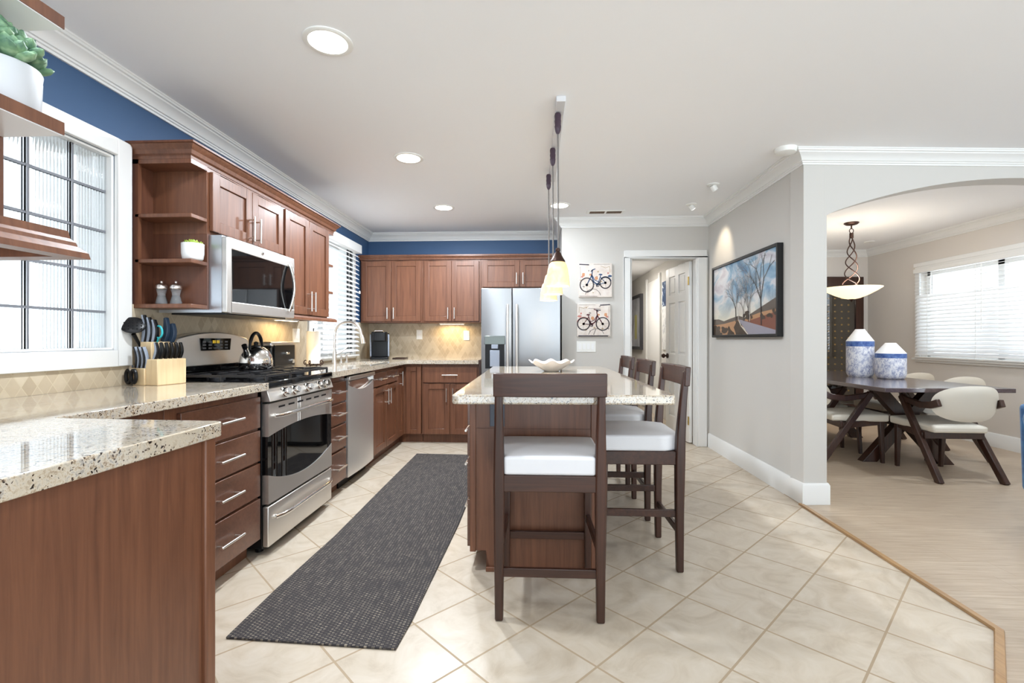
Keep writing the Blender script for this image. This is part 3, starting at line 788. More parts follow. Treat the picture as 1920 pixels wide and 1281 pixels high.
# back base cabinet
t = thing('base_cabinet', 'brown base cabinet left of the refrigerator, one drawer over two doors', 'cabinet', (-.92, 5.5, 0))
body(t, -1.232, -.604, YF + .02, YB - .02, KZ, CT - .041); obj('toe_kick', MB().box(-1.232, -.604, YF + .08, YB - .02, 0, KZ), M['cab'], t)
front(t, 'drawer', (-1.216, YF, .668), 0, .595, .168, (.30, .085, False), 'slab', M['cab'], .17)
front(t, 'door', (-1.216, YF, .105), 0, .294, .55, (.262, .43, True)); front(t, 'door', (-.916, YF, .105), 0, .295, .55, (.033, .43, True))
t = thing('filler_panel', 'tall narrow dark brown panel at the worktop end beside the refrigerator', 'panel', (-.588, 5.5, 0))
obj('panel', MB().box(-.600, -.578, YF - .01, YB, 0, CT + .005), M['espresso'], t, bevel=.002)

# worktops
def round_poly(pts, rads, n=6):
    out = []; N = len(pts)
    for i, p in enumerate(pts):
        r = rads[i]
        if r <= 0: out.append(p); continue
        P, A, B_ = Vector(p), Vector(pts[i - 1]), Vector(pts[(i + 1) % N])
        a = (A - P).normalized(); b_ = (B_ - P).normalized()
        p0 = P + a * r; p1 = P + b_ * r
        for k_ in range(n + 1):
            u = k_ / n; q = p0 * (1 - u) ** 2 + P * 2 * u * (1 - u) + p1 * u * u; out.append((q.x, q.y))
    return out
poly = round_poly([(XL + .009, .60), (-.868, .60), (-.862, 1.293), (XCT, 1.318), (XCT, 2.44), (XL + .009, 2.44)], [0, .02, .025, .012, .004, 0])
solo('worktop', MB().prism(poly, 'z', CT - .04, CT), M['granite'], 'polished cream granite worktop with bent corner, nearest at lower left', 'worktop', bevel=.007, seg=3)
SX0, SX1, SY0, SY1 = -1.80, -1.47, 4.22, 4.86
wt = MB()
yy0 = RY1 + .008
def slabz(b, x0, x1, y0, y1): b.box(x0, x1, y0, y1, CT - .04, CT)
slabz(wt, XL + .009, SX0, yy0, YB - .009); slabz(wt, SX0, XCT, yy0, SY0); slabz(wt, SX1, XCT, SY0, SY1); slabz(wt, SX0, XCT, SY1, YB - .009); slabz(wt, XCT, -.602, YF - .03, YB - .009)
solo('worktop', wt, M['granite'], 'cream granite worktop with sink running round the far corner', 'worktop')
t = thing('kitchen_sink', 'white undermount sink set in granite below the window', 'sink', ((SX0 + SX1) / 2, (SY0 + SY1) / 2, .72))
b = MB(); w = .012
b.box(SX0, SX1, SY0, SY1, .72, .73); b.box(SX0 - w, SX0, SY0 - w, SY1 + w, .72, CT - .0405); b.box(SX1, SX1 + w, SY0 - w, SY1 + w, .72, CT - .0405); b.box(SX0, SX1, SY0 - w, SY0, .72, CT - .0405); b.box(SX0, SX1, SY1, SY1 + w, .72, CT - .0405)
obj('basin', b, M['sinkm'], t)
obj('drain', MB().lathe([(.045, 0), (.045, .003), (.03, .004)], ((SX0 + SX1) / 2, (SY0 + SY1) / 2, .73), 20), M['chrome'], t)

# ------------------------------------------------------------------ wall cabinets
XU = -1.71; UB, UT = 1.30, 2.055
def end_shelf(label, y0, y1, stile_at):
    t = thing('corner_shelf', label, 'shelf unit', ((XL + XU) / 2, (y0 + y1) / 2, UB))
    xf = -1.728
    obj('back_panel', MB().box(XL + .001, XL + .012, y0, y1, UB + .02, UT), M['cabin'], t)
    obj('stile', MB().box(XL + .012, XL + .032, stile_at, stile_at + .02, UB + .02, UT), M['cab'], t)
    obj('top_board', MB().box(XL + .001, xf, y0, y1, UT - .022, UT), M['cab'], t)
    for z in (1.78, 1.55): obj('shelf', MB().box(XL + .012, xf, y0, y1, z - .02, z), M['cab'], t, bevel=.003)
    obj('bottom_board', MB().box(XL + .001, xf, y0, y1, UB, UB + .022), M['cab'], t, bevel=.003)
    lm = MB()
    return t
end_shelf('open brown end shelf with white planter, left of the microwave', 2.33, 2.449, 2.33)
end_shelf('open end shelf seen edge on beside the sink window blind', 3.925, 4.035, 4.013)
t = thing('wall_cabinet', 'short brown wall cabinet with two shaker doors above the microwave', 'cabinet', (-1.87, 2.83, UB))
body(t, XL + .001, XU - .021, 2.451, 3.196, 1.70, UT)
obj('side_panel', MB().box(XL + .001, XU - .021, 2.451, 2.465, UB, 1.70), M['cabin'], t)
obj('lower_side_panel', MB().box(XL + .001, XU - .021, 3.182, 3.196, UB, 1.70), M['cabin'], t)
front(t, 'door', (XU, 2.468, 1.72), PX, .355, .315, (.325, .085, True)); front(t, 'door', (XU, 2.828, 1.72), PX, .355, .315, (.03, .085, True))
t = thing('wall_cabinet', 'tall brown wall cabinet with two narrow shaker doors right of the microwave', 'cabinet', (-1.87, 3.56, UB))
body(t, XL + .001, XU - .021, 3.198, 3.923, UB + .02, UT)
front(t, 'door', (XU, 3.215, UB + .028), PX, .345, .715, (.315, .10, True)); front(t, 'door', (XU, 3.565, UB + .028), PX, .345, .715, (.03, .10, True))
lr_ = MB(); lr_.sweep([(XU - .01, 3.198), (XU - .01, 4.045)], [(-.02, UB - .012), (.022, UB - .012), (.02, UB + .004), (.008, UB + .018), (-.02, UB + .018)])
obj('light_rail', lr_, M['cab'], t, smooth=30)
CC = lambda z, h=.075, o=.052: [(-.015, z), (.006, z), (.008, z + .015), (.018, z + .022), (.024, z + .04), (o - .012, z + .055), (o - .008, z + h - .012), (o, z + h - .010), (o, z + h), (-.015, z + h)]
cc = MB(); cc.sweep([(XL + .002, 2.335), (-1.735, 2.335), (-1.735, 4.04), (XL + .002, 4.04)], CC(UT + .0005))
solo('cabinet_crown', cc, M['cab'], 'stepped brown crown moulding along the top of the left wall cabinets', 'moulding', smooth=25)
YU = 5.46
def upper_b(label, x0, x1, z0, z1, name='wall_cabinet', hz=.09, fb=.02):
    t = thing(name, label, 'cabinet', ((x0 + x1) / 2, 5.62, z0))
    body(t, x0, x1, YU + .021, YB - .001, z0, z1)
    w = (x1 - x0 - fb * 2 - .004) / 2
    front(t, 'door', (x0 + fb, YU, z0 + .018), 0, w, z1 - z0 - .035, (w - .035, hz, True), L=.13); front(t, 'door', (x0 + fb + w + .004, YU, z0 + .018), 0, w, z1 - z0 - .035, (.035, hz, True), L=.13)
    return t
upper_b('pair of brown shaker doors on back wall nearest the sink corner', -2.02, -1.290, 1.335, 2.065)
upper_b('pair of brown shaker doors on back wall, left of the refrigerator', -1.288, -.612, 1.335, 2.065)
upper_b('short brown wall cabinet above the refrigerator', -.610, .285, 1.725, 2.065, hz=.095)
cc = MB(); cc.sweep([(-2.02, YB - .002), (-2.02, YU + .01), (.296, YU + .01)], CC(2.0655, .045, .034))
solo('cabinet_crown', cc, M['cab'], 'brown crown moulding along the top of the back wall cabinets', 'moulding', smooth=25)
# under cabinet lamps
def puck(x, y, z, label, power, sx=.30, sy=.05):
    t = thing('under_cabinet_light', label, 'lamp', (x, y, z), group=None)
    obj('housing', MB().box(x - sx / 2, x + sx / 2, y - sy / 2, y + sy / 2, z - .012, z), M['plast'], t)
    obj('lens', MB().box(x - sx / 2 + .01, x + sx / 2 - .01, y - sy / 2 + .008, y + sy / 2 - .008, z - .014, z - .011), M['lensw'], t)
    area('glow', (x, y, z - .02), (0, 0, 0), sx, sy, power, (1, .72, .36), t)
puck(-.98, 5.67, 1.334, 'warm strip light under the back wall cabinet left of the refrigerator', 1.3)
puck(-1.92, 3.62, 1.298, 'warm strip light under the tall left wall cabinet', .9, .05, .30)

# near cabinet over the peninsula with open end shelf
t = thing('wall_cabinet', 'open end shelf and cabinet over the peninsula, nearest at upper left edge', 'shelf unit', (-1.5, .75, UB))
nx0, nx1, ny0, ny1 = -1.072, -.944, .59, .918
obj('body', MB().box(XL + .01, nx0, ny0, ny1, UB + .02, UT), M['cab'], t, bevel=.002)
sm = [M['cab'], M['mel']]
def shelf2(z0, z1, nm):
    b = MB(); b.box(nx0, nx1, ny0, ny1, z0 + .002, z1, 0); b.box(nx0, nx1 - .002, ny0, ny1 - .002, z0, z0 + .002, 1); obj(nm, b, sm, t)
shelf2(1.550, 1.577, 'shelf'); shelf2(1.763, 1.790, 'shelf'); shelf2(UT - .025, UT, 'top_board'); 
obj('bottom_board', MB().box(nx0, nx1, ny0, ny1, 1.345, 1.36), M['cab'], t)
lm = MB(); lm.sweep([(nx1, ny0), (nx1, ny1), (-1.95, ny1)], [(-.012, 1.306), (-.012, 1.36), (0.004, 1.36), (.006, 1.345), (.012, 1.338), (.014, 1.33), (.026, 1.318), (.028, 1.306)])
obj('light_rail', lm, M['cab'], t, smooth=25)
t2 = thing('under_cabinet_light', 'white strip light under the near shelf at upper left', 'lamp', (-1.10, .75, 1.345))
obj('housing', MB().box(-1.35, -1.0, .71, .79, 1.333, 1.345), M['plast'], t2); obj('lens', MB().box(-1.34, -1.01, .72, .78, 1.331, 1.334), M['lens'], t2)
area('glow', (-1.17, .75, 1.325), (0, 0, 0), .3, .06, .5, (1, .9, .75), t2)

# microwave
t = thing('microwave', 'stainless steel microwave with dark door mounted above the range', 'microwave', (-1.83, 2.83, 1.29))
MX, MY0, MY1 = -1.632, 2.467, 3.18
obj('body', MB().box(XL + .03, MX - .03, MY0, MY1, 1.285, 1.698), plain('brushed_steel_side', (.62, .64, .68, 1), .35, 1.0), t)
fr_ = MB(); F0 = MX - .03
fr_.box(F0, MX, MY0, MY0 + .04, 1.285, 1.69); fr_.box(F0, MX, MY0 + .04, MY1, 1.285, 1.345); fr_.box(F0, MX, MY0 + .04, MY1, 1.63, 1.69); fr_.box(F0, MX, MY1 - .015, MY1, 1.345, 1.63)
fo = obj('door_frame', fr_, M['steelw'], t, bevel=.004)
obj('door_glass', MB().box(F0 + .005, MX - .003, MY0 + .04, MY1 - .155, 1.345, 1.63), M['bglass'], t)
obj('control_panel', MB().box(F0 + .005, MX - .002, MY1 - .155, MY1 - .015, 1.345, 1.63), M['bglass'], t)
b = MB(); pts = [(MX + .006 + .032 * math.sin(math.pi * i / 12), MY1 - .075, 1.33 + .315 * i / 12) for i in range(13)]; b.tube(pts, .010, 10)
obj('door_handle', b, M['chrome'], t)
obj('badge', MB().lathe([(.012, 0), (.012, .002), (.009, .003)], (0, 0, 0), 20), M['chrome'], t, loc=(MX, 2.80, 1.66)).rotation_euler = (0, R(90), 0)
obj('vent_grille', MB().box(XL + .06, MX - .035, MY0 + .05, MY1 - .05, 1.277, 1.285), M['black'], t)

# ------------------------------------------------------------------ refrigerator
t = thing('refrigerator', 'stainless steel side by side refrigerator with water dispenser', 'refrigerator', (-.135, 5.35, 0))
FX0, FX1, FY, FZ = -.548, .272, 4.92, 1.672
obj('body', MB().box(FX0 + .005, FX1 - .002, FY + .062, 5.77, .02, FZ - .012), M['black'], t)
for xx in (FX0 + .08, FX1 - .08):
    for yy in (5.05, 5.7): obj('foot', MB().cyl((xx, yy, 0), (xx, yy, .03), .02, n=12), M['black'], t)
sp = -.226
def fdoor(x0, x1):
    b = MB(); N = 8; xs = [x0 + (x1 - x0) * i / N for i in range(N + 1)]; cu = lambda x: .012 * (1 - (2 * (x - x0) / (x1 - x0) - 1) ** 2)
    pol = [(xs[i], FY + .012 - cu(xs[i])) for i in range(N + 1)] + [(x1, FY + .058), (x0, FY + .058)]
    b.prism(pol, 'z', .06, FZ); return b
dl = obj('freezer_door', fdoor(FX0, sp - .004), M['fridge'], t, bevel=.004, smooth=50)
dr_ = obj('fridge_door', fdoor(sp + .004, FX1), M['fridge'], t, bevel=.004, smooth=50)
def fhandle(x):
    b = MB(); pts = [(x, FY - .01 - .045 * min(1, math.sin(math.pi * i / 20) * 2.2), .62 + .88 * i / 20) for i in range(21)]; b.tube(pts, .013, 12); return b
obj('handle', fhandle(sp - .045), M['steelw'], dl); obj('handle', fhandle(sp + .05), M['steelw'], dr_)
ds = MB(); ds.box(-.512, -.298, FY - .012, FY + .02, 1.09, 1.178)
dpn = obj('dispenser', ds, plain('dispenser_panel', srgb(92, 96, 92), .15, .6), dl, bevel=.003)
ds = MB(); ds.box(-.505, -.305, FY - .002, FY + .05, .84, 1.09)
obj('dispenser_recess', ds, M['black'], dl)
obj('dispenser_nozzle', MB().box(-.44, -.37, FY - .012, FY, 1.045, 1.09), M['greyp'], dl, bevel=.004)
obj('dispenser_paddle', MB().box(-.455, -.355, FY - .010, FY - .003, .86, 1.03), M['greyp'], dl, bevel=.004)

# ------------------------------------------------------------------ island
IX0, IX1, IY0, IY1 = -.312, .305, 2.345, 3.95
t = thing('kitchen_island', 'brown wood kitchen island with drawers facing the range', 'island', (0, 3.1, 0))
b = MB(); b.box(IX0, IX1, IY0 + .012, IY1, .10, CT - .041); b.box(IX0 + .075, IX1, IY0 + .012, IY1, 0, .10)
obj('body', b, M['cab'], t)
p_ = MB(); p_.prism([(IX0 + .02, .10), (IX0 + .075, .10), (IX0 + .095, 0), (IX1 - .025, 0), (IX1 - .025, CT - .041), (IX0 + .02, CT - .041)], 'y', IY0, IY0 + .012)
obj('end_panel', p_, M['cab'], t)
obj('corner_post', MB().box(IX0 - .004, IX0 + .026, IY0 - .008, IY0 + .03, .095, CT - .041), M['cab'], t, bevel=.003)
obj('corner_post', MB().box(IX1 - .028, IX1 + .002, IY0 - .008, IY0 + .03, 0, CT - .041), M['cab'], t, bevel=.003)
obj('base_strip', MB().box(IX0 + .075, IX1 - .03, IY0 - .012, IY0, 0, .022), M['cab'], t, bevel=.003)
obj('shelf_batten', MB().box(IX0 + .026, IX1 - .03, IY0 - .006, IY0, .70, .703), M['cab'], t)
w = (IY1 - IY0 - .06) / 3
for i in range(3):
    ya = IY0 + .03 + i * w
    for z0, z1 in ((.105, .34), (.352, .545), (.557, .70), (.712, .845)):
        front(t, 'drawer', (IX0 - .022, ya + w - .004, z0), NX, w - .008, z1 - z0, ((w - .008) / 2, (z1 - z0) / 2 + .02, False), 'slab', M['cabx'], .15)
ou = obj('outlet', MB().box(-.217, -.145, IY0 - .006, IY0, .713, .828), plain('slate_outlet_plate', srgb(70, 78, 92), .4), t, bevel=.002)
b = MB()
for zz in (.745, .785): b.box(-.195, -.168, IY0 - .0075, IY0 - .0055, zz - .012, zz + .014)
obj('sockets', b, M['black'], ou)
poly = round_poly([(-.340, 1.945), (.580, 1.965), (.583, 4.06), (-.350, 4.03)], [.03] * 4)
solo('island_worktop', MB().prism(poly, 'z', CT - .04, CT), M['granite'], 'cream speckled granite slab on the kitchen island', 'worktop', bevel=.008, seg=3)
# bowl on the island
b = MB(); prof = [(.001, .004), (.05, .0), (.06, .006), (.10, .035), (.155, .07), (.149, .073), (.095, .045), (.055, .016), (.001, .014)]
b.lathe(prof, (.125, 3.42, CT), 72, mods=lambda t_, i: 1 + (.06 * math.cos(8 * t_) if 3 <= i <= 6 else 0))
for v in b.v:
    dx, dy = v.x - .125, v.y - 3.42; rr = math.hypot(dx, dy)
    if rr > .1: v.z += .010 * math.cos(8 * math.atan2(dy, dx)) * (rr - .1) / .05
solo('fluted_bowl', b, M['white'], 'white fluted bowl on the kitchen island', 'bowl', smooth=60)

# ------------------------------------------------------------------ bar stools
def make_stool(name, label):
    t = thing(name, label, 'bar stool', (0, 0, 0), 0, 'dark wood bar stools at the island')
    for sx in (-1, 1):
        b = MB(); x = sx * .205
        zs = [(0, .0, .034), (.30, .002, .040), (.55, .0, .046), (.68, -.004, .042), (.84, -.016, .034), (.985, -.03, .030)]
        pts = [Vector((x, y, z)) for z, y, w in zs]
        b.loft([(p, q[2], q[2]) for p, q in zip(pts, zs)])
        obj('leg', b, M['walnut'], t, bevel=.008, seg=3)
        b = MB(); b.beam((sx * .195, .375, 0), (sx * .195, .37, .53), .030, .030, (0, 1, 0), 0, .040, .040); obj('leg', b, M['walnut'], t, bevel=.007, seg=3)
    fr2 = MB(); z0, z1 = .525, .592
    fr2.box(-.19, .19, -.018, .018, z0, z1); fr2.box(-.18, .18, .355, .39, z0, z1); fr2.box(-.215, -.185, .0, .385, z0, z1); fr2.box(.185, .215, .0, .385, z0, z1); fr2.box(-.185, .185, .018, .355, z1 - .02, z1 - .002)
    obj('seat_frame', fr2, M['walnutx'], t, bevel=.004)
    cu = MB(); xs = [-.218, -.20, 0, .20, .218]
    n1 = 14; vs = []; fs = []
    def cz(u, v): return .668 + .012 * (1 - u ** 4) * (1 - v ** 4)
    grid = []
    for j in range(n1 + 1):
        for i in range(n1 + 1):
            u, v = -1 + 2 * i / n1, -1 + 2 * j / n1
            hx = .186 + .032 * min(1, max(0, (v + .85) * 4)); grid.append((u * hx, .190 + v * .207, cz(u, v)))
    N = n1 + 1; base = [(p[0], p[1], .592) for p in grid]
    cu.add(grid + base, [(j * N + i, j * N + i + 1, (j + 1) * N + i + 1, (j + 1) * N + i) for j in range(n1) for i in range(n1)]
           + [(N * N + j * N + i, N * N + (j + 1) * N + i, N * N + (j + 1) * N + i + 1, N * N + j * N + i + 1) for j in range(n1) for i in range(n1)]
           + [(i, N * N + i, N * N + i + 1, i + 1) for i in range(n1)] + [(n1 * N + i, n1 * N + i + 1, N * N + n1 * N + i + 1, N * N + n1 * N + i) for i in range(n1)]
           + [(j * N, (j + 1) * N, N * N + (j + 1) * N, N * N + j * N) for j in range(n1)] + [(j * N + n1, N * N + j * N + n1, N * N + (j + 1) * N + n1, (j + 1) * N + n1) for j in range(n1)])
    obj('cushion', cu, M['cush'], t, bevel=.012, seg=4, smooth=50)
    bk_ = MB()
    for i in range(12):
        def q(k_):
            u = -1 + k_ / 6; x = u * .226; y = -.03 - .014 * (1 - u * u); return x, y
        (xa, ya), (xb, yb) = q(i), q(i + 1)
        bk_.hexa([(xa, ya - .013, .912), (xb, yb - .013, .912), (xb, yb + .013, .912), (xa, ya + .013, .912)], [(xa, ya - .019, 1.006), (xb, yb - .019, 1.006), (xb, yb + .007, 1.006), (xa, ya + .007, 1.006)])
    obj('back_rail', bk_, M['walnutx'], t, bevel=.004, smooth=50)
    for (p0, p1) in (((-.19, 0, .195), (.19, 0, .195)), ((-.18, .375, .195), (.18, .375, .195)), ((-.2, 0, .285), (-.195, .375, .285)), ((.2, 0, .285), (.195, .375, .285))):
        obj('stretcher', MB().beam(p0, p1, .018, .036), M['walnutx'], t, bevel=.003)
    return t
stool = make_stool('bar_stool', 'dark wood bar stool with white cushion, nearest, back to the viewer at island end')
ST = [((.063, 1.94), 0, None), ((.715, 2.585), PX, 'first white cushioned bar stool on the right long side of the island, nearest of three'),
      ((.715, 3.25), PX, 'middle bar stool of the three along the right side of the island'), ((.715, 3.88), PX, 'farthest bar stool of the three on the right side of the island')]
for i, (p, rz, lb) in enumerate(ST):
    s = stool if i == 0 else copy_tree(stool)
    s.location = (p[0], p[1], 0); s.rotation_euler = (0, 0, rz)
    if lb: s['label'] = lb

# runner rug
b = MB(); L_ = [(-1.172, 1.763), (-1.172, 2.114), (-1.150, 2.707), (-1.158, 3.6), (-1.163, 4.69)]; R_ = [(-.506, 1.726), (-.492, 1.912), (-.480, 2.325), (-.462, 2.921), (-.462, 3.6), (-.46, 4.66)]
b.prism(R_ + L_[::-1], 'z', .0005, .009)
solo('runner_rug', b, M['rug'], 'long woven charcoal runner rug on tiles between range and island', 'rug', bevel=.003)

# ------------------------------------------------------------------ ceiling fittings
def recessed(x, y, label, power=23):
    t = thing('recessed_light', label, 'ceiling light', (x, y, CEIL), 0, 'recessed ceiling lights')
    obj('trim_ring', MB().lathe([(.105, 0), (.105, -.004), (.098, -.008), (.082, -.006), (.080, 0)], (x, y, CEIL), 40), M['plast'], t)
    obj('lens', MB().lathe([(.001, -.0065), (.081, -.0065), (.081, -.001), (.001, -.001)], (x, y, CEIL), 40), M['lens'], t)
    l = area('glow', (x, y, CEIL - .012), (0, 0, 0), .15, .15, power, (.90, .98, 1.06), t, 'DISK')
    return t
recessed(-.897, 2.04, 'largest round recessed ceiling light, nearest the camera', 15)
recessed(-.896, 3.373, 'round recessed ceiling light second from the camera on the left')
recessed(-.887, 4.656, 'round recessed ceiling light farthest along the left row')
recessed(.246, 4.633, 'round recessed ceiling light behind the pendant cords', 3.5)
for (x, y, lb) in ((-.9, .65, 'added unseen ceiling light above the peninsula side of the near room'), (.35, .3, 'added unseen ceiling light above the camera position'),
                   (2.3, .9, 'added unseen ceiling light in front of the arch'), (3.9, 1.2, 'added unseen ceiling light above the blue armchair'), (1.5, -1.2, 'added unseen ceiling light at the rear of the near room')):
    recessed(x, y, lb, 6)['group'] = 'added fill lights of the near room'  # unseen fill lights, added to brighten the near floor
for (x, y, lb) in ((2.9, 3.78, 'added light in the dining room ceiling hidden behind the arch, left'), (4.1, 3.85, 'added light in the dining room ceiling hidden behind the arch, right')):
    recessed(x, y, lb, 9)['group'] = 'added fill lights of the dining room'  # added behind the arch header to brighten the dining room
def eyeball(x, y, label, lit):
    t = thing('spot_light', label, 'ceiling light', (x, y, CEIL), 0, 'small ceiling spots near the right wall')
    obj('base', MB().lathe([(.05, 0), (.05, -.006), (.035, -.012)], (x, y, CEIL), 24), M['plast'], t)
    d = Vector((.45, .15, -.6)).normalized()
    c = Vector((x, y, CEIL - .018))
    obj('head', MB().cyl(c - d * .012, c + d * .035, .026, n=20), M['plast'], t)
    obj('lens', MB().cyl(c + d * .034, c + d * .037, .021, n=20), M['lens'] if lit else M['plast'], t)
    if lit:
        ld = bpy.data.lights.new('glow', 'SPOT'); ld.energy = 9; ld.spot_size = R(62); ld.spot_blend = .8; ld.color = (1, .84, .62); ld.shadow_soft_size = .03
        lo = bpy.data.objects.new('glow', ld); COL.objects.link(lo); lo.parent = t
        lo.location = c + d * .045 - Vector((x, y, CEIL)); lo.rotation_euler = d.to_track_quat('-Z', 'Y').to_euler()
eyeball(1.499, 4.071, 'small white ceiling spot nearer the smoke detector, unlit', False)
eyeball(1.508, 4.655, 'small lit ceiling spot aimed at the wall with the landscape picture', True)
solo('smoke_detector', MB().lathe([(.07, 0), (.07, -.012), (.062, -.03), (.03, -.036), (.001, -.036)], (1.77 - .06, 3.33, CEIL), 32), M['plast'], 'round white smoke detector at the outer corner of the ceiling moulding', 'smoke detector')
t = thing('ceiling_vent', 'white ceiling vent with two dark slots above the bicycle pictures', 'vent', (.724, 4.885, CEIL))
obj('frame', MB().box(.535, .915, 4.83, 4.94, CEIL - .008, CEIL), M['plast'], t, bevel=.003)
for x0 in (.565, .735):
    b = MB()
    for i in range(4): b.box(x0, x0 + .15, 4.848 + i * .020, 4.860 + i * .020, CEIL - .010, CEIL - .007)
    obj('slot', b, M['vent'], t)
# pendant rail with three pendants
rb_ = MB(); rb_.box(.118, .170, 2.55, 3.86, CEIL - .030, CEIL)
solo('pendant_rail', rb_, M['rail_grey'], 'long white ceiling rail carrying the three pendants over the island', 'light rail', bevel=.004)
PL = ['nearest amber glass pendant lamp over the island', 'middle amber glass pendant lamp, partly behind the nearest one', 'farthest amber glass pendant lamp over the island']
def pendant(x, y, label):
    t = thing('pendant_lamp', label, 'pendant lamp', (x, y, 1.44), 0, 'amber pendants over the island')
    zb = 1.44
    obj('sleeve', MB().lathe([(.010, .968), (.015, .966), (.019, .955), (.017, .93), (.019, .925), (.017, .90), (.019, .895), (.016, .87), (.012, .86), (.006, .85)], (x, y, zb), 20), M['purple'], t)
    obj('cord', MB().cyl((x + .003, y, zb + .18), (x, y, zb + .86), .0052, n=10), M['cord'], t)
    obj('cap', MB().lathe([(.008, .213), (.012, .21), (.014, .20), (.010, .192), (.017, .185), (.026, .165), (.041, .14), (.041, .134), (.005, .134)], (x, y, zb), 24), M['bronze'], t)
    obj('lamp_shade', MB().lathe([(.036, .136), (.048, .122), (.056, .095), (.061, .06), (.064, .025), (.0675, .0), (.064, .0), (.060, .03), (.057, .06), (.052, .095), (.044, .118), (.034, .130)], (x, y, zb), 32), M['shade'], t, smooth=60)
    obj('bulb', MB().ell((x, y, zb + .075), (.02, .02, .03), 14), M['lensw'], t)
    pl = bpy.data.lights.new('glow', 'POINT'); pl.energy = 1.0; pl.color = (1, .78, .48); pl.shadow_soft_size = .03
    lo = bpy.data.objects.new('glow', pl); COL.objects.link(lo); lo.parent = t; lo.location = (0, 0, .02)
for (x, y), lb in zip(((.133, 2.68), (.124, 3.17), (.112, 3.67)), PL): pendant(x, y, lb)

# ------------------------------------------------------------------ outlets and switches
def plate(name, label, cat, p, w, h, n, rz, kind, m=None):
    """plate on a wall; front faces local -y"""
    t = thing(name, label, cat, p, rz)
    obj('plate', MB().box(-w / 2, w / 2, -.006, 0, -h / 2, h / 2), M['plast'], t, bevel=.002, local=True)
    for i in range(n):
        x = (i - (n - 1) / 2) * .046
        if kind == 'switch': obj('switch', MB().box(x - .015, x + .015, -.009, -.005, -.033, .033), M['white'], t, bevel=.001, local=True)
        else:
            b = MB()
            for z in (-.02, .02): b.lathe([(.014, 0), (.014, .003)], (0, 0, 0), 16)
            b = MB()
            for z in (-.021, .021): b.box(x - .014, x + .014, -.0075, -.005, z - .015, z + .015)
            obj('socket', b, M['white'], t, local=True)
plate('switch_plate', 'four gang white switch plate below the lower bicycle picture', 'switch', (.562, YW, 1.065), .205, .118, 4, 0, 'switch')
plate('switch_plate', 'white double switch plate on the tiles right of the toaster', 'switch', (XL + .008, 3.98, 1.175), .115, .118, 2, PX, 'switch')
plate('wall_outlet', 'white outlet on back tiles nearer the coffee maker', 'outlet', (-1.40, YB - .008, 1.20), .072, .116, 1, 0, 'socket')
plate('wall_outlet', 'white outlet on back tiles nearest the refrigerator', 'outlet', (-.82, YB - .008, 1.19), .072, .116, 1, 0, 'socket')

# ------------------------------------------------------------------ things on the worktops
# knife block, turned a little
KB = Matrix.Translation((-1.895, 2.34, CT)) @ Matrix.Rotation(R(-12), 4, 'Z')
t = thing('knife_block', 'pale wooden stepped knife block beside the range', 'knife block', (-1.895, 2.34, CT), R(-12))
b = MB()
b.box(-.005, .072, -.075, .080, 0, .130)                                       # front step with steak knives
obj('front_step', b, M['block'], t, bevel=.004, local=True)
obj('tall_step', MB().box(-.078, -.005, -.045, .080, 0, .215), M['block'], t, bevel=.004, local=True)
obj('side_step', MB().box(-.082, -.005, -.080, -.045, 0, .085), M['block'], t, bevel=.004, local=True)
def knife(label, lx, ly, lz, L, w, th, tilt, mats, group, name='kitchen_knife', cat='knife'):
    p = KB @ Vector((lx, ly, lz))
    t = thing(name, label, cat, p, R(-12), group)
    b = MB(); N = 8
    def q(k_):
        u = k_ / N; ww = w * (.80 + .25 * math.sin(math.pi * u * 1.3) - .1 * u); return Vector((tilt[0] * L * u + .012 * math.sin(u * 3), tilt[1] * L * u, L * u)), ww
    b.loft([(q(i)[0], th, q(i)[1]) for i in range(N + 1)], (1, 0, 0))
    obj('handle', b, mats[0], t, bevel=.003, local=True)
    if len(mats) > 1:
        s_ = MB()
        s_.loft([(q(i)[0] + Vector((0, -th / 2 - .001, 0)), .003, q(i)[1] * .5) for i in range(N + 1)], (1, 0, 0))
        obj('steel_tang', s_, mats[1], t, local=True)
for i in range(3):
    knife(('large knife with a silver edged handle, leftmost in the block top', 'large knife in the middle of the three in the block top', 'large knife rightmost of three silver edged handles in the block top')[i],
          -.070 + i * .025, -.030 + .006 * i, .215, .135 - .012 * i, .030, .018, (.04, -.06), [M['black'], M['greyp']], 'large knives in the block')
for i in range(2):
    knife(('slate blue knife handle behind the teal scissors', 'second slate blue handle at the right back of the block')[i], -.036 + i * .022, .045 + i * .02, .215, .125 - .03 * i, .032, .020, (.05, .05), [M['navyp']], 'slate blue knives in the block')
for i in range(6):
    knife('steak knife with a dark handle, %s in the lower right block step' % ('first', 'second', 'third', 'fourth', 'fifth', 'sixth from the left')[i],   .036, -.060 + i * .026, .13, .082, .022, .014, (.06, 0), [M['black']] + ([M['greyp']] if i == 0 else []), 'steak knives in the block')
for i in range(3):
    knife(('small knife with a grey handle, left of three at the block side', 'small grey handled knife, middle of three at the block side', 'small grey handled knife, right of three at the block side')[i], -.068 + i * .026, -.066, .085, .105, .022, .017, (.0, -.10), [M['greyp'], M['black']], 'small knives at the block side')
p = KB @ Vector((-.068, -.095, .0)); t = thing('kitchen_shears', 'black shears hanging low at the left side of the knife block', 'shears', p, R(-12))
b = MB()
for sx in (-.014, .020): b.tube([Vector((sx + .016 * math.cos(a), -.004, .045 + .032 * math.sin(a))) for a in [2 * math.pi * i / 14 for i in range(14)]], .008, 8, closed=True)
obj('handle', b, M['black'], t, local=True); obj('pivot', MB().box(-.004, .012, -.008, .002, .07, .10), M['chrome'], t, local=True)
p = KB @ Vector((-.028, -.01, .215)); t = thing('scissors', 'teal handled scissors standing in the knife block', 'scissors', p, R(-12))
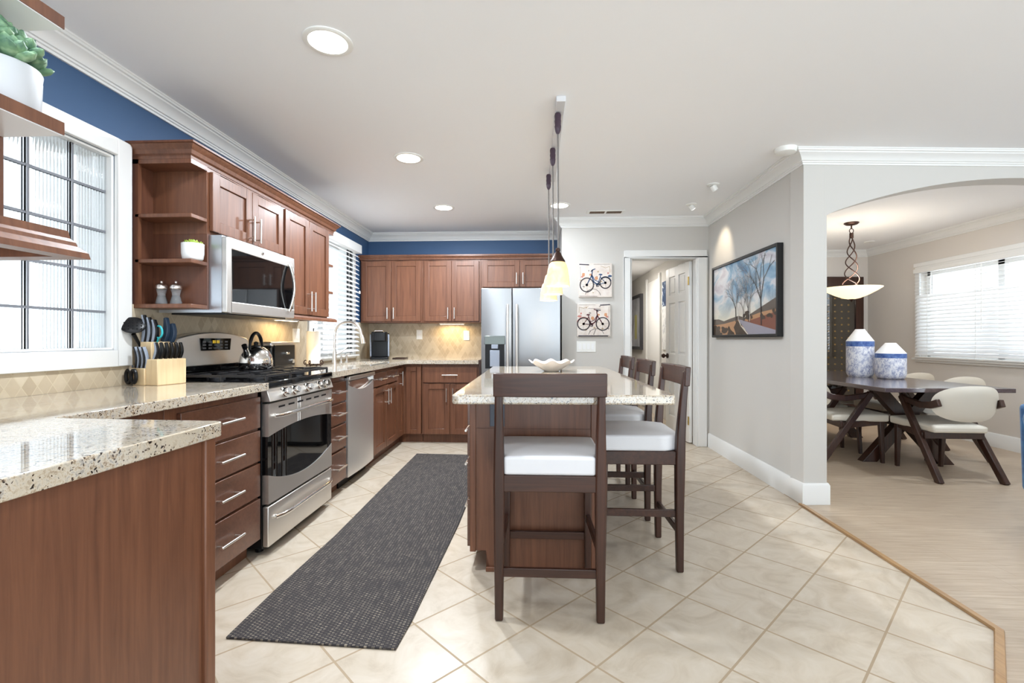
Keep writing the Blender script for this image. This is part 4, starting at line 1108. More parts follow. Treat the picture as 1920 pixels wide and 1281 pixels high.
for cx, r in ((-.010, .022), (.038, .022)):
    b = MB(); b.tube([Vector((cx + r * math.cos(a), -.008, .050 + .030 * math.sin(a))) for a in [2 * math.pi * i / 18 for i in range(18)]], .0048, 8, closed=True)
    b.cyl((cx, -.008, .02), (.014, 0, -.005), .005, n=8); obj('handle', b, M['teal'], t, local=True)
t = thing('skimmer', 'black slotted skimmer spoon leaning behind the knife block', 'utensil', (-2.0, 2.345, CT))
b = MB(); rot = Matrix.Rotation(R(-62), 3, 'Y') @ Matrix.Rotation(R(6), 3, 'X')
rot = Matrix.Rotation(R(70), 3, 'Y') @ Matrix.Rotation(R(10), 3, 'X')
b.ell((-1.988, 2.278, 1.212), (.054, .010, .047), 28, rot=Matrix.Rotation(R(40), 3, 'Z') @ Matrix.Rotation(R(-30), 3, 'X'))
for i in range(5):
    for j in range(4):
        c = Matrix.Rotation(R(40), 3, 'Z') @ Matrix.Rotation(R(-30), 3, 'X') @ Vector((-.034 + .017 * i, -.0095, -.026 + .017 * j)); b.ell(Vector((-1.988, 2.278, 1.212)) + c, (.004, .002, .004), 6)
obj('bowl', b, M['navyp'] if False else M['black'], t, smooth=60)
obj('handle', MB().tube([(-1.989, 2.283, 1.168), (-1.992, 2.32, 1.12), (-1.985, 2.43, CT)], [.010, .007, .006], 10), M['black'], t)

# kettle on the rear left burner
kx, ky, kz = -1.78, 2.98, .952
t = thing('kettle', 'polished steel kettle with a black handle on the range', 'kettle', (kx, ky, kz))
obj('body', MB().lathe([(.001, 0), (.092, 0), (.098, .006), (.098, .05), (.092, .085), (.075, .115), (.05, .135), (.030, .143), (.001, .146)], (kx, ky, kz), 40), M['chrome'], t, smooth=60)
obj('lid_knob', MB().lathe([(.03, .142), (.028, .150), (.012, .154), (.014, .170), (.004, .176), (.001, .176)], (kx, ky, kz), 20), M['black'], t)
sp_ = MB().tube([(kx - .01, ky - .075, kz + .085), (kx, ky - .105, kz + .115), (kx + .002, ky - .122, kz + .140)], [.022, .017, .013], 14); obj('spout', sp_, M['chrome'], t)
obj('spout_cap', MB().cyl((kx + .002, ky - .118, kz + .135), (kx + .003, ky - .132, kz + .155), .015, n=14), M['black'], t)
hb = MB(); hb.tube([(kx, ky - .068 * math.cos(a), kz + .125 + .105 * math.sin(a)) for a in [math.pi * i / 16 for i in range(17)]], [.008] * 3 + [.011] * 11 + [.008] * 3, 10); obj('handle', hb, M['black'], t)
# toaster
t = thing('toaster', 'black toaster with a steel top between range and outlet', 'toaster', (-1.94, 3.47, CT))
obj('body', MB().box(-2.015, -1.873, 3.325, 3.665, CT + .012, 1.095), M['bglass'], t, bevel=.012, seg=3)
tb = MB(); tb.box(-2.012, -1.876, 3.330, 3.66, 1.088, 1.124); obj('top_plate', tb, M['steelw'], t, bevel=.014, seg=3)
obj('slot', MB().box(-1.96, -1.93, 3.36, 3.63, 1.1235, 1.1255), M['black'], t)
obj('front_panel', MB().box(-1.875, -1.868, 3.36, 3.65, CT + .03, 1.10), M['black'], t, bevel=.004)
obj('lever', MB().box(-1.87, -1.845, 3.49, 3.53, 1.03, 1.045), M['chrome'], t, bevel=.003)
obj('dial', MB().cyl((-1.868, 3.60, .975), (-1.852, 3.60, .975), .016, n=16), M['chrome'], t)
for yy in (3.35, 3.64):
    for xx in (-2.0, -1.89): obj('foot', MB().cyl((xx, yy, CT), (xx, yy, CT + .014), .012, n=10), M['black'], t)
# paper towel
px, py_ = -1.885, 4.0
t = thing('paper_towel_holder', 'dark scrolled wire holder standing on granite below a towel roll', 'holder', (px, py_, CT))
b = MB()
for sx, sy in ((1, 0), (-1, 0), (0, 1), (0, -1)):
    d = Vector((sx, sy, 0)); c = Vector((px, py_, CT))
    b.tube([c + d * (.055 + .020 * (1 - i / 22)  * math.cos(a) + .012) + Vector((0, 0, .032 + .022 * (1 - i / 30) * math.sin(a))) for i, a in enumerate([-math.pi / 2 + 2 * math.pi * i / 14 for i in range(18)])], .0042, 8)
    b.tube([c + Vector((0, 0, .010)), c + d * .05 + Vector((0, 0, .009)), c + d * .067 + Vector((0, 0, .010))], .0045, 8)
    b.ell(c + d * .06 + Vector((0, 0, .006)), (.007, .007, .006), 10)
obj('base', b, M['bronze'], t)
obj('pole', MB().tube([(px, py_, CT + .008), (px, py_, CT + .318), (px, py_, CT + .325)], [.005, .005, .003], 10), M['bronze'], t)
pr = MB(); pr.lathe([(.018, 0), (.056, 0), (.056, .275), (.018, .275), (.018, .0)], (px, py_, CT + .022), 36)
solo('paper_towel_roll', pr, M['paper'], 'white paper towel roll on the dark scrolled holder', 'paper towel')
# faucet
fx, fy = -1.885, 4.43
t = thing('kitchen_faucet', 'tall brushed nickel gooseneck faucet by the sink', 'faucet', (fx, fy, CT))
obj('base', MB().lathe([(.027, 0), (.027, .01), (.021, .02), (.02, .10), (.016, .12)], (fx, fy, CT), 24), M['nickel'], t)
pts = [(fx, fy, CT + .10), (fx, fy, CT + .27)] + [(fx + .125 - .125 * math.cos(a), fy + .01, CT + .28 + .115 * math.sin(a)) for a in [math.pi * i / 14 for i in range(14)]] + [(fx + .262, fy + .01, CT + .25)]
obj('spout', MB().tube(pts, .0125, 14), M['nickel'], t, smooth=60)
obj('spray_head', MB().tube([(fx + .258, fy + .01, CT + .265), (fx + .268, fy + .01, CT + .235), (fx + .276, fy + .01, CT + .190)], [.014, .018, .020], 16), M['nickel'], t)
obj('lever', MB().tube([(fx + .015, fy, CT + .085), (fx + .05, fy + .05, CT + .11), (fx + .09, fy + .12, CT + .165)], [.012, .007, .006], 10), M['nickel'], t)
for i, yy in enumerate((4.62, 4.76)):
    t = thing('soap_dispenser', ('small nickel soap dispenser nearest the faucet', 'small nickel soap pump on the far side of the sink back')[i], 'soap dispenser', (-1.90, yy, CT))
    obj('body', MB().lathe([(.018, 0), (.018, .005), (.012, .01), (.011, .045), (.013, .06), (.006, .066)], (-1.90, yy, CT), 18), M['nickel'], t)
    obj('nozzle', MB().tube([(-1.90, yy, CT + .06), (-1.90, yy, CT + .078), (-1.875, yy, CT + .082), (-1.858, yy, CT + .074)], .006, 10), M['nickel'], t)
# coffee maker in the corner
t = thing('coffee_maker', 'black and silver pod coffee maker in the far corner', 'coffee maker', (-1.80, 5.50, CT), R(14))
obj('base', MB().box(-.10, .10, -.15, .13, 0, .025), M['black'], t, bevel=.006, local=True)
obj('body', MB().prism(round_poly([(-.105, -.02), (.105, -.02), (.105, .13), (-.105, .13)], [.02, .02, .05, .05]), 'z', .025, .30), M['black'], t, bevel=.006, local=True, smooth=50)
obj('brew_head', MB().prism(round_poly([(-.09, -.14), (.09, -.14), (.09, .0), (-.09, .0)], [.05, .05, 0, 0]), 'z', .205, .315), M['black'], t, bevel=.010, local=True, smooth=50)
for sx in (-1, 1): obj('side_trim', MB().box(sx * .092, sx * .108, -.05, .02, .03, .285), M['greyp'], t, bevel=.005, local=True)
obj('handle', MB().tube([(-.05, -.135, .315), (-.045, -.15, .325), (.045, -.15, .325), (.05, -.135, .315)], .007, 10), M['chrome'], t, local=True)
obj('drip_tray', MB().box(-.07, .07, -.20, -.05, .0, .022), M['black'], t, bevel=.004, local=True)
solo('tray', MB().box(-1.66, -1.52, 5.52, 5.70, CT, CT + .012), M['bronze'], 'flat dark tray on granite right of the coffee maker', 'tray', bevel=.004)
# shelf items
def mill(x, y, h, label):
    t = thing('pepper_mill', label, 'grinder', (x, y, UB + .022), 0, 'clear grinders on the bottom shelf')
    z = UB + .022
    obj('body', MB().lathe([(.001, 0), (.026, 0), (.027, .01), (.022, .03), (.017, .05), (.021, .068), (.024, .08), (.001, .08)], (x, y, z), 24), M['jar'], t, smooth=50)
    obj('top', MB().lathe([(.024, .08), (.027, .085), (.026, .098), (.018, .108), (.006, .112), (.001, .112)], (x, y, z), 24), M['nickel'], t, smooth=50)
    obj('knob', MB().ell((x, y, z + .118), (.007, .007, .008), 12), M['nickel'], t)
    obj('filling', MB().lathe([(.001, .004), (.022, .004), (.019, .03), (.014, .048), (.001, .048)], (x, y, z), 20), plain('grinder_filling', srgb(70, 66, 66), .8), t)
mill(-1.935, 2.395, .11, 'left clear grinder with metal top on the bottom end shelf'); mill(-1.865, 2.405, .1, 'right clear grinder with metal top on the bottom end shelf')
def leafy(mb, c, L, w, d, up, n=6):
    """one pointed fleshy leaf from c along d"""
    d = Vector(d).normalized(); a = d.cross(Vector((0, 0, 1)))
    if a.length < .05: a = Vector((1, 0, 0))
    a.normalize(); b_ = a.cross(d)
    rings = []
    for i in range(n + 1):
        u = i / n; r = w * .5 * math.sqrt(max(0, 1 - ((u - .54) / .54) ** 2)) if u < 1 else .0008
        rings.append((Vector(c) + d * L * u + b_ * up * u * u, max(r, .0008)))
    vs = []; fs = []; K = 8
    for p, r in rings:
        for k_ in range(K):
            t_ = 2 * math.pi * k_ / K; vs.append(p + a * r * math.cos(t_) + b_ * r * .55 * math.sin(t_))
    for i in range(n):
        for k_ in range(K): fs.append((i * K + k_, i * K + (k_ + 1) % K, (i + 1) * K + (k_ + 1) % K, (i + 1) * K + k_))
    mb.add(vs, fs)
px, py_, pz = -1.765, 2.392, 1.55
t = thing('potted_succulent', 'small green succulent in a round white planter on the middle end shelf', 'plant', (px, py_, pz))
obj('pot', MB().lathe([(.001, 0), (.040, 0), (.047, .008), (.051, .035), (.052, .086), (.048, .086), (.046, .07), (.001, .07)], (px, py_, pz), 32), M['white'], t, smooth=50)
b = MB()
for i in range(26):
    a = i * 2.4; e = .25 + .95 * i / 26; rr = .034 * (1 - i / 30)
    leafy(b, (px + rr * math.cos(a) * .6, py_ + rr * math.sin(a) * .6, pz + .068), .040, .016, (math.cos(a) * (1.25 - e), math.sin(a) * (1.25 - e), .35 + e * .6), .008)
obj('leaves', b, M['leaf'], t, smooth=60)
px, py_, pz = -1.006, .852, 1.577
t = thing('potted_succulent', 'large succulent in a pale grey pot on the shelf at upper left', 'plant', (px, py_, pz))
obj('pot', MB().lathe([(.001, 0), (.056, 0), (.058, .004), (.0600, .062), (.0595, .064), (.061, .076), (.059, .080), (.054, .079), (.053, .06), (.001, .058)], (px, py_, pz), 48), M['potw'], t, smooth=50)
b = MB(); rnd = random.Random(3)
for q in range(15):
    a0 = q * 2.39; r0 = .048 * math.sqrt(q / 15); cx, cy2, cz = px + r0 * math.cos(a0), py_ + r0 * math.sin(a0), pz + .088 + .052 * (1 - q / 15)
    for i in range(13):
        a = i * 2.4 + q; e = i / 13
        leafy(b, (cx, cy2, cz - .012), .038 + .006 * rnd.random(), .025, (math.cos(a) * (1.05 - e) + math.cos(a0) * .35, math.sin(a) * (1.05 - e) + math.sin(a0) * .35, .15 + e * 1.1), .008)
obj('leaves', b, M['succ'], t, smooth=60)

# ------------------------------------------------------------------ pictures
def strip(mb, pts, w, y=0, m=0, closed=False):
    """flat line of width w drawn in the x-z plane"""
    N = len(pts)
    for i in range(N if closed else N - 1):
        a, b_ = Vector(pts[i]), Vector(pts[(i + 1) % N]); d = (b_ - a)
        if d.length < 1e-6: continue
        d.normalize(); n = Vector((-d.y, d.x)) * w / 2; a2 = a - d * w * .3; b2 = b_ + d * w * .3
        mb.add([(a2.x - n.x, y, a2.y - n.y), (b2.x - n.x, y, b2.y - n.y), (b2.x + n.x, y, b2.y + n.y), (a2.x + n.x, y, a2.y + n.y)], [(0, 1, 2, 3)], m)
def ring(cx, cz, r, n=36, a0=0, a1=2 * math.pi): return [(cx + r * math.cos(a0 + (a1 - a0) * i / n), cz + r * math.sin(a0 + (a1 - a0) * i / n)) for i in range(n + 1)]
def blob(mb, cx, cz, rx, rz, y, m, n=9, seed=0):
    rd = random.Random(seed); ps = [(cx + rx * (.75 + .5 * rd.random()) * math.cos(2 * math.pi * i / n), y, cz + rz * (.75 + .5 * rd.random()) * math.sin(2 * math.pi * i / n)) for i in range(n)]
    mb.add(ps, [tuple(range(n))], m)
g_ = G('canvas_print_ground'); g_.col(g_.ramp(g_.noise(g_.obj(), 14, 4, .6), [(.3, srgb(214, 200, 190)), (.6, srgb(228, 220, 212)), (.8, srgb(206, 198, 200))])); g_.p(Roughness=.8); M['canvas'] = g_.m
INK = [plain('ink_' + n, c, .8) for n, c in (('charcoal', srgb(62, 58, 70)), ('navy', srgb(54, 82, 122)), ('orange', srgb(206, 150, 112)), ('maroon', srgb(98, 52, 60)), ('grey', srgb(160, 150, 144)), ('pink', srgb(204, 138, 128)), ('tan', srgb(186, 164, 130)))]
def bike(name, label, x0, z0, w, h, flip, frame_ink):
    t = thing(name, label, 'picture', (x0 + w / 2, YW, z0 + h / 2))
    obj('canvas', MB().box(x0, x0 + w, YW - .030, YW, z0, z0 + h), M['canvas'], t, bevel=.002)
    pb = MB(); y = YW - .0306; L = lambda u, v: (x0 + w * ((1 - u) if flip else u), z0 + h * v); k = w
    rd = random.Random(5 if flip else 9)
    for i in range(9): 
        u, v = rd.random() * .9 + .05, rd.random() * .9 + .05; blob(pb, *L(u, v), .02 * k * (1 + rd.random()), .014 * k * (1 + rd.random()), y, 6 if i % 2 else 4, seed=i)
    for (u, v, rx, rz, m) in ((.14, .66, .05, .06, 2), (.10, .60, .04, .03, 5), (.93, .62, .06, .035, 1 if not flip else 5), (.35, .66, .035, .03, 2), (.53, .55, .05, .06, 2), (.88, .70, .03, .03, 5)): blob(pb, *L(u, v), rx * k, rz * k, y - .0002, m, seed=int(u * 100))
    y -= .0005
    def ln(pts, wd, m): strip(pb, [L(*p) for p in pts], wd * k * 1.45, y, m)
    W1c, W2c, r1, r2 = (.24, .36), (.80, .42), .205, .165
    if flip: W1c, W2c, r1, r2 = (.23, .385), (.80, .385), .195, .185
    for c, r in ((W1c, r1), (W2c, r2)):
        ln(ring(*c, r), .018, 0); ln(ring(*c, r * .9), .005, 4)
        for i in range(7):
            a = 2 * math.pi * i / 7 + .3; ln([c, (c[0] + r * .9 * math.cos(a), c[1] + r * .9 * math.sin(a))], .004, 4 if i % 2 else 6)
        ln(ring(*c, .022), .02, frame_ink)
    hb_ = (.40, .70); bb_ = (.57, .36); st_ = (.66, .64)
    ln([W1c, (.385, .63), hb_, (.41, .80), (.49, .83)], .020, frame_ink); ln([(.41, .80), (.37, .76)], .02, 0)
    ln([(.385, .63), (.45, .45), bb_], .026, frame_ink); ln([(.39, .66), (.48, .50), (.62, .44)], .016, frame_ink)
    ln([bb_, st_], .018, frame_ink); ln([bb_, W2c, (.645, .60)], .014, frame_ink); ln(ring(*bb_, .045, 20), .014, frame_ink)
    ln([(.53, .31), bb_, (.61, .42)], .012, 0)
    blob(pb, *L(.66, .665), .06 * k, .025 * k, y - .0002, 1 if frame_ink == 1 else frame_ink, seed=3)
    ln(ring(W2c[0], W2c[1], r2 * 1.1, 14, .3, 2.4), .014, 1 if not flip else 5)
    ln(ring(.42, .0, .24, 16, .25, 2.8), .012, 4); ln([(.02, .97), (.30, .955)], .022, 0); ln([(.45, .965), (.93, .965)], .008, 4); ln([(.04, .9), (.05, .55)], .008, 4)
    ln([(.66, .92), (.80, .86), (.93, .90), (.94, .72)], .008, 6); ln([(.03, .03), (.55, .02)], .012, 4)
    if flip: ln([(.08, .02), (.95, .02)], .022, 0); ln([(.50, .06), (.44, .22)], .02, 4); ln([(.30, .85), (.66, .86)], .010, 4); ln([(.42, .81), (.30, .80)], .02, 0)
    obj('print', pb, INK, t, smooth=0)
bike('bicycle_picture', 'square canvas with a dark blue bicycle, the upper of two', .480, 1.595, .352, .362, False, 1)
bike('bicycle_picture', 'square canvas with a maroon bicycle, the lower of two', .460, 1.172, .355, .352, True, 3)
# landscape picture on the right wall: local x runs from far (left in view) to near
PY0, PY1, PZ0, PZ1 = 3.645, 4.957, 1.163, 1.865
t = thing('landscape_picture', 'large black framed landscape of bare trees along a road', 'picture', (XR, (PY0 + PY1) / 2, (PZ0 + PZ1) / 2))
fb = MB(); k = .022; d = .045
fb.box(XR - d, XR, PY0, PY0 + k, PZ0, PZ1); fb.box(XR - d, XR, PY1 - k, PY1, PZ0, PZ1); fb.box(XR - d, XR, PY0 + k, PY1 - k, PZ0, PZ0 + k); fb.box(XR - d, XR, PY0 + k, PY1 - k, PZ1 - k, PZ1)
obj('frame', fb, M['bframe'], t, bevel=.002)
g_ = G('painted_cloudy_sky'); v_ = g_.obj()
f_ = g_.noise(g_.scale(v_, (1, 1.0, 1.7)), 3.2, 5, .55, .8); h_ = g_.math('MULTIPLY_ADD', g_.dot(v_, (0, 0, 1)), .55, .5)
sky_ = g_.ramp(f_, [(.34, srgb(92, 134, 170)), (.46, srgb(140, 172, 196)), (.56, srgb(206, 208, 214)), (.72, srgb(178, 172, 184))])
g_.col(g_.mix(g_.ramp(h_, [(.36, (1, 1, 1, 1)), (.52, (0, 0, 0, 1))]), sky_, srgb(226, 216, 190))); g_.p(Roughness=.5); M['psky'] = g_.m
PM = [M['psky']] + [plain('painted_' + n, c, .3) for n, c in (('far_hill', srgb(92, 82, 74)), ('field', srgb(178, 134, 98)), ('scrub', srgb(66, 52, 42)), ('road', srgb(150, 146, 158)), ('verge', srgb(126, 74, 58)), ('bark', srgb(52, 46, 48)), ('pale_bark', srgb(190, 186, 182)), ('verge_line', srgb(214, 204, 190)))]
W_, H_ = PY1 - PY0 - 2 * k, PZ1 - PZ0 - 2 * k
pm = MB(); layer = [0]
pm.xf = Matrix(((0, 1, 0, XR - .030), (-1, 0, 0, PY1 - k), (0, 0, 1, PZ0 + k), (0, 0, 0, 1)))    # (u, -depth, v)
def P2(u, v): return (u * W_, v * H_)
def polyf(pts, m):
    layer[0] += .0003; ps = [(P2(*p)[0], -layer[0], P2(*p)[1]) for p in pts]; pm.add(ps, [tuple(range(len(ps)))], m)
polyf([(0, 0), (1, 0), (1, 1), (0, 1)], 0)
polyf([(0, .24), (.10, .235), (.2, .20), (.30, .225), (.46, .255), (.56, .22), (.7, .29), (.85, .36), (1, .43), (1, .1), (0, .1)], 1)
polyf([(0, .15), (.2, .16), (.46, .20), (.46, 0), (0, 0)], 2); polyf([(.58, .22), (.8, .27), (1, .29), (1, .1), (.5, .1)], 2)
rd = random.Random(11)
for i in range(26): 
    layer[0] += .00003; blob(pm, *P2(rd.random() * .46, rd.random() * .11), .05 * (.4 + rd.random()), .022, -layer[0], 3, seed=i)
polyf([(.50, .20), (.60, .17), (1, .26), (1, .0), (.6, .0)], 5); polyf([(.52, .10), (.44, .20), (.38, .10), (.42, .0), (.62, .0)], 3)
polyf([(.455, .205), (.49, .20), (1.0, .035), (1.0, 0), (.62, 0)], 4)
layer[0] += .0003; strip(pm, [P2(.46, .205), P2(.50, .12), P2(.61, .0)], .012, -layer[0], 8)
for i in range(14): 
    layer[0] += .00003; blob(pm, *P2(.5 + rd.random() * .5, .19 + .1 * rd.random()), .03 * (.5 + rd.random()), .016, -layer[0], 3, seed=40 + i)
def tree(u, v, L, ang, w, dep, m):
    if dep == 0 or L < .008: return
    layer[0] += .000004
    u2, v2 = u + L * math.cos(ang) * H_ / W_, v + L * math.sin(ang)
    if v2 > .985 or u2 > .985 or u2 < .02: return
    strip(pm, [P2(u, v), P2(u2, v2)], w, -layer[0], m)
    for s_ in ((-1, 1) if rd.random() > .25 else (-1, .1, 1)):
        tree(u2, v2, L * (.68 + .18 * rd.random()), ang + s_ * (.28 + .3 * rd.random()), w * .66, dep - 1, m)
for (u, v, L, w, dep, m) in ((.80, .12, .30, .016, 8, 6), (.42, .18, .17, .013, 7, 6), (.64, .17, .20, .011, 7, 7), (.62, .18, .16, .010, 7, 6), (.47, .19, .13, .009, 6, 7), (.55, .18, .14, .009, 6, 6)):
    tree(u, v, L, math.pi / 2 + .06, w, dep, m)
obj('print', pm, PM, t, smooth=0)
# hall pictures
t = thing('hall_picture', 'dark framed picture on the far hall wall through the doorway', 'picture', (XR, 8.85, 1.44))
b = MB(); y0, y1, z0, z1 = 8.22, 9.5, .965, 1.925; k = .05
b.box(XR - .05, XR, y0, y0 + k, z0, z1); b.box(XR - .05, XR, y1 - k, y1, z0, z1); b.box(XR - .05, XR, y0 + k, y1 - k, z0, z0 + k); b.box(XR - .05, XR, y0 + k, y1 - k, z1 - k, z1)
obj('frame', b, plain('dark_grey_frame', srgb(70, 68, 72), .4), t)
g_ = G('grey_abstract_print'); g_.col(g_.ramp(g_.noise(g_.obj(), 2.5, 3), [(.3, srgb(150, 150, 156)), (.55, srgb(206, 206, 212)), (.75, srgb(230, 230, 232))])); g_.p(Roughness=.3)
b = MB(); b.box(XR - .02, XR - .001, y0 + k, y1 - k, z0 + k, z1 - k); obj('print', b, g_.m, t)
obj('yellow_patch', MB().box(XR - .021, XR - .0195, 8.62, 8.80, 1.15, 1.58), plain('pale_yellow_ink', srgb(206, 200, 128), .5), t)
g_ = G('blue_and_white_panel_print'); v_ = g_.obj(); z_ = g_.dot(v_, (0, 0, 1)); n_0 = g_.noise(v_, 9, 3, .6, 1.5)
topm = g_.math('GREATER_THAN', z_, .13)
g_.col(g_.mix(topm, g_.ramp(n_0, [(.5, srgb(222, 222, 220)), (.62, srgb(176, 178, 182))]), g_.ramp(n_0, [(.46, srgb(12, 42, 78)), (.6, srgb(26, 66, 106)), (.66, srgb(220, 226, 232))]))); g_.p(Roughness=.6)
t = thing('wall_panel', 'tall panel with a dark blue swirl above pale print behind the open door', 'picture', (XR, 6.76, 1.48))
obj('print', MB().box(XR - .02, XR - .001, 6.56, 6.94, 1.0, 1.96), g_.m, t)

# ------------------------------------------------------------------ dining room
TX0, TX1, TY0, TY1, TZ = 2.855, 3.875, 4.02, 6.2, .745
t = thing('dining_table', 'dark wood dining table on crossed trestle legs', 'table', (3.4, 5.1, 0))
obj('tabletop', MB().prism([(TX0, TY0), (TX1, TY0), (TX1, TY1), (TX0, TY1)], 'z', TZ - .036, TZ), M['table'], t, bevel=.004)
for yy in (4.58, 5.78):
    b = MB(); xc = 3.43
    for s_ in (-1, 1):
        y_o = yy + s_ * .0405
        pts = [(xc - s_ * .37, 0), (xc - s_ * .27, 0), (xc + s_ * .40, TZ - .037), (xc + s_ * .26, TZ - .037)]
        b.prism([(xc - s_ * .38, 0), (xc - s_ * .25, 0), (xc + s_ * .36, TZ - .037), (xc + s_ * .23, TZ - .037)], 'y', y_o - .04, y_o + .04)
    obj('trestle', b, M['espresso'], t, bevel=.003)
obj('stretcher', MB().box(3.39, 3.47, 4.661, 5.699, .33, .41), M['espresso'], t)

def make_chair(name, label):
    t = thing(name, label, 'dining chair', (0, 0, 0), 0, 'cream dining chairs with dark frames')
    for s_ in (-1, 1):
        x = s_ * .232
        z = MB(); z.beam((x + s_ * .012, -.285, 0), (x, .135, .655), .040, .052, (0, 1, 0))
        obj('rear_leg', z, M['espresso'], t, bevel=.006)
        a = MB(); pts = [Vector((x, .150, .645)), Vector((x, .06, .622)), Vector((x, -.08, .598)), Vector((x + s_ * .012, -.20, .612)), Vector((x + s_ * .004, -.268, .640))]
        ws = [.050, .048, .052, .056, .060]
        a.loft([(p, .032, w_) for p, w_ in zip(pts, ws)], (0, 0, 1))
        obj('armrest', a, M['espresso'], t, bevel=.006)
        f = MB(); f.beam((s_ * .185, .255, 0), (s_ * .192, .235, .40), .030, .030, (0, 1, 0), 0, .042, .042); obj('front_leg', f, M['espresso'], t, bevel=.006)
        obj('side_rail', MB().beam((x * .97, -.10, .345), (s_ * .192, .235, .385), .030, .055), M['espresso'], t, bevel=.004)
    obj('cross_rail', MB().box(-.232, .232, -.120, -.090, .325, .385), M['espresso'], t, bevel=.004)
    obj('front_rail', MB().box(-.19, .19, .225, .25, .35, .40), M['espresso'], t, bevel=.004)
    s_ = MB(); n1 = 12; grid = []
    for j in range(n1 + 1):
        for i in range(n1 + 1):
            u, v = -1 + 2 * i / n1, -1 + 2 * j / n1
            hw_ = .212 + .028 * (v + 1) / 2 - .02 * max(0, v - .6) * abs(u); grid.append((u * hw_, .055 + v * .235, .455 + .022 * (1 - u ** 4) * (1 - v ** 4) - .010 * (1 - v)))
    N = n1 + 1; base = [(p[0] * .98, p[1], .388 - .012 * (.3 - p[1])) for p in grid]
    s_.add(grid + base, [(j * N + i, j * N + i + 1, (j + 1) * N + i + 1, (j + 1) * N + i) for j in range(n1) for i in range(n1)]
           + [(N * N + j * N + i, N * N + (j + 1) * N + i, N * N + (j + 1) * N + i + 1, N * N + j * N + i + 1) for j in range(n1) for i in range(n1)]
           + [(i, N * N + i, N * N + i + 1, i + 1) for i in range(n1)] + [(n1 * N + i, n1 * N + i + 1, N * N + n1 * N + i + 1, N * N + n1 * N + i) for i in range(n1)]
           + [(j * N, (j + 1) * N, N * N + (j + 1) * N, N * N + j * N) for j in range(n1)] + [(j * N + n1, N * N + j * N + n1, N * N + (j + 1) * N + n1, (j + 1) * N + n1) for j in range(n1)])
    obj('seat', s_, M['cream'], t, bevel=.016, seg=3, smooth=50)
    b = MB(); vs = []; fs = []; NR_, NA = 8, 40
    def bp(u, v, dd):   # u,v in the unit disc
        x = .255 * u; y = -.292 + .085 * u * u - .025 * (v) + dd * (.020 * (1 - (u * u + v * v) ** 3)); z = .632 + .145 * v
        return (x, y, z)
    for dd in (-1, 1):
        vs.append(bp(0, 0, dd))
        for r_ in range(1, NR_ + 1):
            for k_ in range(NA):
                a = 2 * math.pi * k_ / NA; rr = r_ / NR_; e = 2.5
                c, s2 = math.cos(a), math.sin(a); q = (abs(c) ** e + abs(s2) ** e) ** (-1 / e)
                uu, vv = rr * q * c, rr * q * s2
                x, y, z = bp(uu, vv, 0); y += dd * .020 * (1 - rr ** 4); vs.append((x, y, z))
    H = 1 + NR_ * NA
    for h_ in (0, 1):
        o = h_ * H
        for k_ in range(NA): fs.append((o, o + 1 + k_, o + 1 + (k_ + 1) % NA))
        for r_ in range(NR_ - 1):
            for k_ in range(NA):
                a0 = o + 1 + r_ * NA + k_; a1 = o + 1 + r_ * NA + (k_ + 1) % NA; fs.append((a0, a0 + NA, a1 + NA, a1))
    b.add(vs, fs); obj('backrest', b, M['cream'], t, smooth=70)
    return t
ch = make_chair('dining_chair', 'cream chair with dark frame at the near table end, its back to the viewer')
for i, (x, y, rz, lb) in enumerate([(3.445, 4.19, R(-1), None), (2.975, 4.76, R(-97), 'cream chair on the left table side, cut by the white wall end'),
                                    (3.935, 4.835, R(90), 'cream chair on the window side of the table, nearer of two'), (3.935, 5.40, R(90), 'cream chair on the window side of the table, farther of two'),
                                    (2.985, 5.36, R(-90), 'cream chair on the left table side, mostly behind the wall and nearer chair')]):
    c = ch if i == 0 else copy_tree(ch); c.location = (x, y, 0); c.rotation_euler = (0, 0, rz)
    if lb: c['label'] = lb
def vase(x, y, r, hb, ht, label):
    t = thing('vase', label, 'vase', (x, y, TZ), 0, 'blue and white vases on the dining table')
    obj('body', MB().lathe([(.001, 0), (r * .82, 0), (r * .9, .012), (r, .045), (r, hb)], (0, 0, 0), 40), M['vase'], t, local=True, smooth=50)
    bh = .055 if hb > .3 else .045
    obj('band', MB().lathe([(r + .0012, hb - bh), (r + .0012, hb), (r * .98, hb + .002)], (0, 0, 0), 40), M['cobalt'], t, local=True, smooth=50)
    obj('neck', MB().lathe([(r + .0014, hb), (r * .34, ht), (r * .28, ht), (r * .28, ht - .02), (.001, ht - .02)], (0, 0, 0), 40), M['white'], t, local=True, smooth=50)
vase(3.47, 5.25, .124, .378, .505, 'tall blue and white vase on the dining table'); vase(3.605, 5.0, .128, .255, .362, 'short wide blue and white vase on the dining table')
